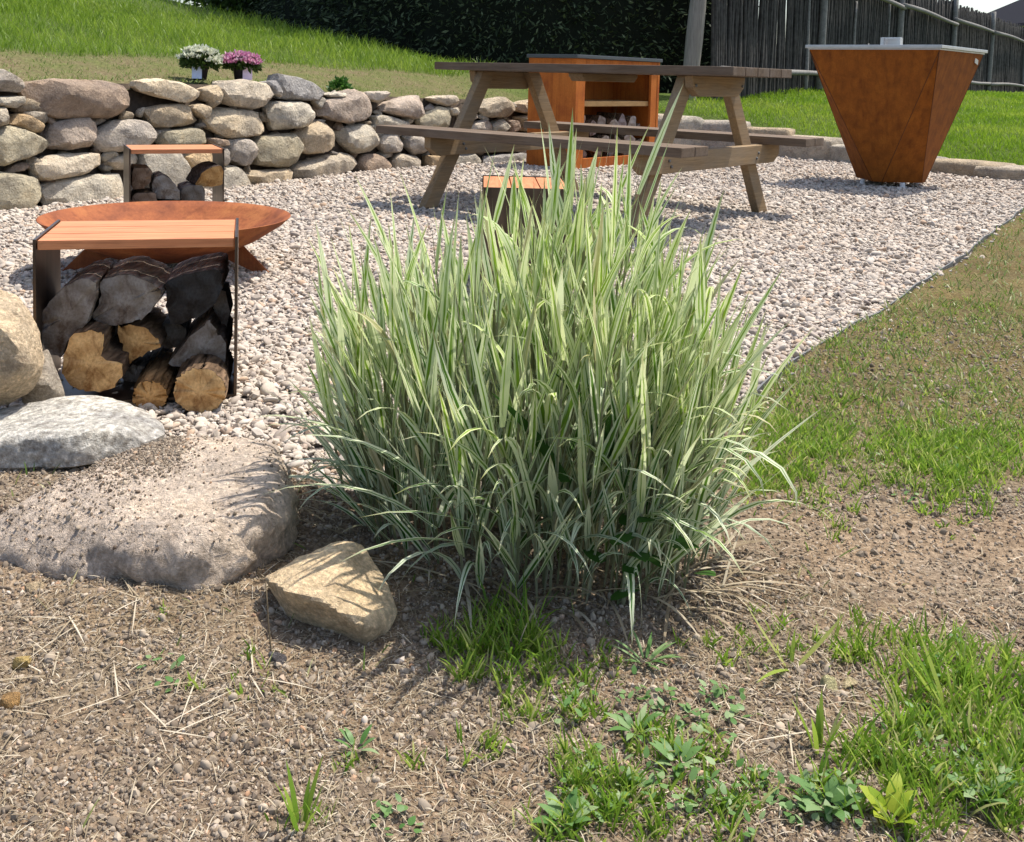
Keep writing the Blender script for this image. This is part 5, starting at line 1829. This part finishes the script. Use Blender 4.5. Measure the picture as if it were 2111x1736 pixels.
cv = []
for a, b, rad, cnt in ((1480, 1500, 70, 260), (1250, 1640, 80, 320), (1700, 1690, 70, 300), (1560, 1680, 80, 260), (1900, 1560, 90, 240), (2040, 1650, 70, 260), (1340, 1450, 50, 140), (1180, 1470, 50, 120), (1420, 1650, 60, 200), (820, 1700, 40, 80), (330, 1430, 40, 50), (1950, 1380, 70, 150), (1900, 970, 90, 160)):
    an = rng.random(cnt) * 6.28; rr = rad * np.sqrt(rng.random(cnt))
    cnt2 = int(cnt * .22)
    for u_, v_ in zip((a + 1.25 * rr * np.cos(an))[:cnt2], (b + .9 * rr * np.sin(an))[:cnt2]):
        cv.append(G(u_, v_)[:2])
cv = np.array(cv); n = len(cv)
hz_ = soilz(cv) + .003 + .012 * rng.random(n) ** 1.5
B = blades(np.c_[cv, hz_], .006 + .007 * rng.random(n), rng.random(n) * 6.28, .7 + .8 * rng.random(n), .5 * rng.random(n), .004 + .004 * rng.random(n), 4, rng.random(n), None, None, 'leaf')
kind(link('ground_cover', blades_mesh('ground_cover', B), MAT['weed']), 'stuff')

# thin sown grass all over the right hand soil
p = np.vstack([wedge(40000, 1.6, 3.2, 1, .62), wedge(52000, 3.2, 7.0, 1, .62), wedge(2600, .75, 1.6, 1, .62)])
p = p[(p[:, 1] < border(p[:, 0]) - .015)]
w_ = np.clip(smooth(.28, .6, p[:, 0]) * smooth(1.5, 2.0, p[:, 1]), .16, 1) * (0.62 + .5 * fbm(p * 3.0, 3, 61))
p = p[rng.random(len(p)) < w_]
n = len(p)
B = blades(np.c_[p, soilz(p) - .002], .016 + .024 * rng.random(n), rng.random(n) * 6.28, .2 + .9 * rng.random(n), .8 * rng.random(n), .0015 + .0007 * p[:, 1], 3, rng.random(n), rng.random(n) * 6.28)
kind(link('sown_grass', blades_mesh('sown_grass', B), MAT['sown']), 'stuff')

# bank grass behind the wall
p = np.vstack([wedge(60000, 4.6, 12, .9, .62), wedge(22000, 12, 24, 1, .55)])
sd, zz, si = land(p)
lf = (si < 9.6)
tb = sd + .25 * fbm(p * 1.3, 3, 5)
m_ = lf & (tb > 1.05)
pb, zb = p[m_], zz[m_]
n = len(pb)
hgt = (.05 + .09 * rng.random(n) ** 1.5) * (.75 + .6 * smooth(-.3, .4, fbm(pb * 1.1, 3, 77))) * np.interp(pb[:, 1], [6, 20], [1, 1.5])
B = blades(np.c_[pb, zb - .005], hgt, rng.random(n) * 6.28, .1 + .4 * rng.random(n), .2 + .9 * rng.random(n), .0045 * np.interp(pb[:, 1], [6, 16], [1, 2.2]), 3, np.clip(.5 + .45 * fbm(pb * 2.2, 3, 33) + .3 * (rng.random(n) - .5), 0, 1), rng.random(n) * 6.28)
kind(link('bank_grass', blades_mesh('bank_grass', B), MAT['bank']), 'stuff')
m_ = lf & (sd > .12) & (tb < 1.2) & (rng.random(len(p)) < .95)
ps2, zs2 = p[m_], zz[m_]
n = len(ps2)
B = blades(np.c_[ps2, zs2 - .004], .015 + .022 * rng.random(n), rng.random(n) * 6.28, .2 + .8 * rng.random(n), .6 * rng.random(n), .0042, 3, rng.random(n), rng.random(n) * 6.28)
kind(link('bank_sown_grass', blades_mesh('bank_sown_grass', B), MAT['sown']), 'stuff')

# mown lawn on the right
y_ = 7.3 + 11 * rng.random(95000) ** 1.3
p = np.c_[y_ * (.08 + .56 * rng.random(len(y_))), y_]
sd, zz, si = land(p)
m_ = (si > 9.4) & (sd > .30) & (sd < 9)
m_ &= ((p - FA) @ np.array([-fd[1], fd[0]])) < 0.1
pl, zl = p[m_], zz[m_]
n = len(pl)
B = blades(np.c_[pl, zl - .004], .03 + .045 * rng.random(n), rng.random(n) * 6.28, .1 + .5 * rng.random(n), .8 * rng.random(n), .0055 * np.interp(pl[:, 1], [8, 16], [1, 1.8]), 3, np.clip(.5 + .5 * fbm(pl * 1.6, 3, 34) + .4 * (rng.random(n) - .5), 0, 1), rng.random(n) * 6.28)
kind(link('lawn_grass', blades_mesh('lawn_grass', B), MAT['lawn']), 'stuff')
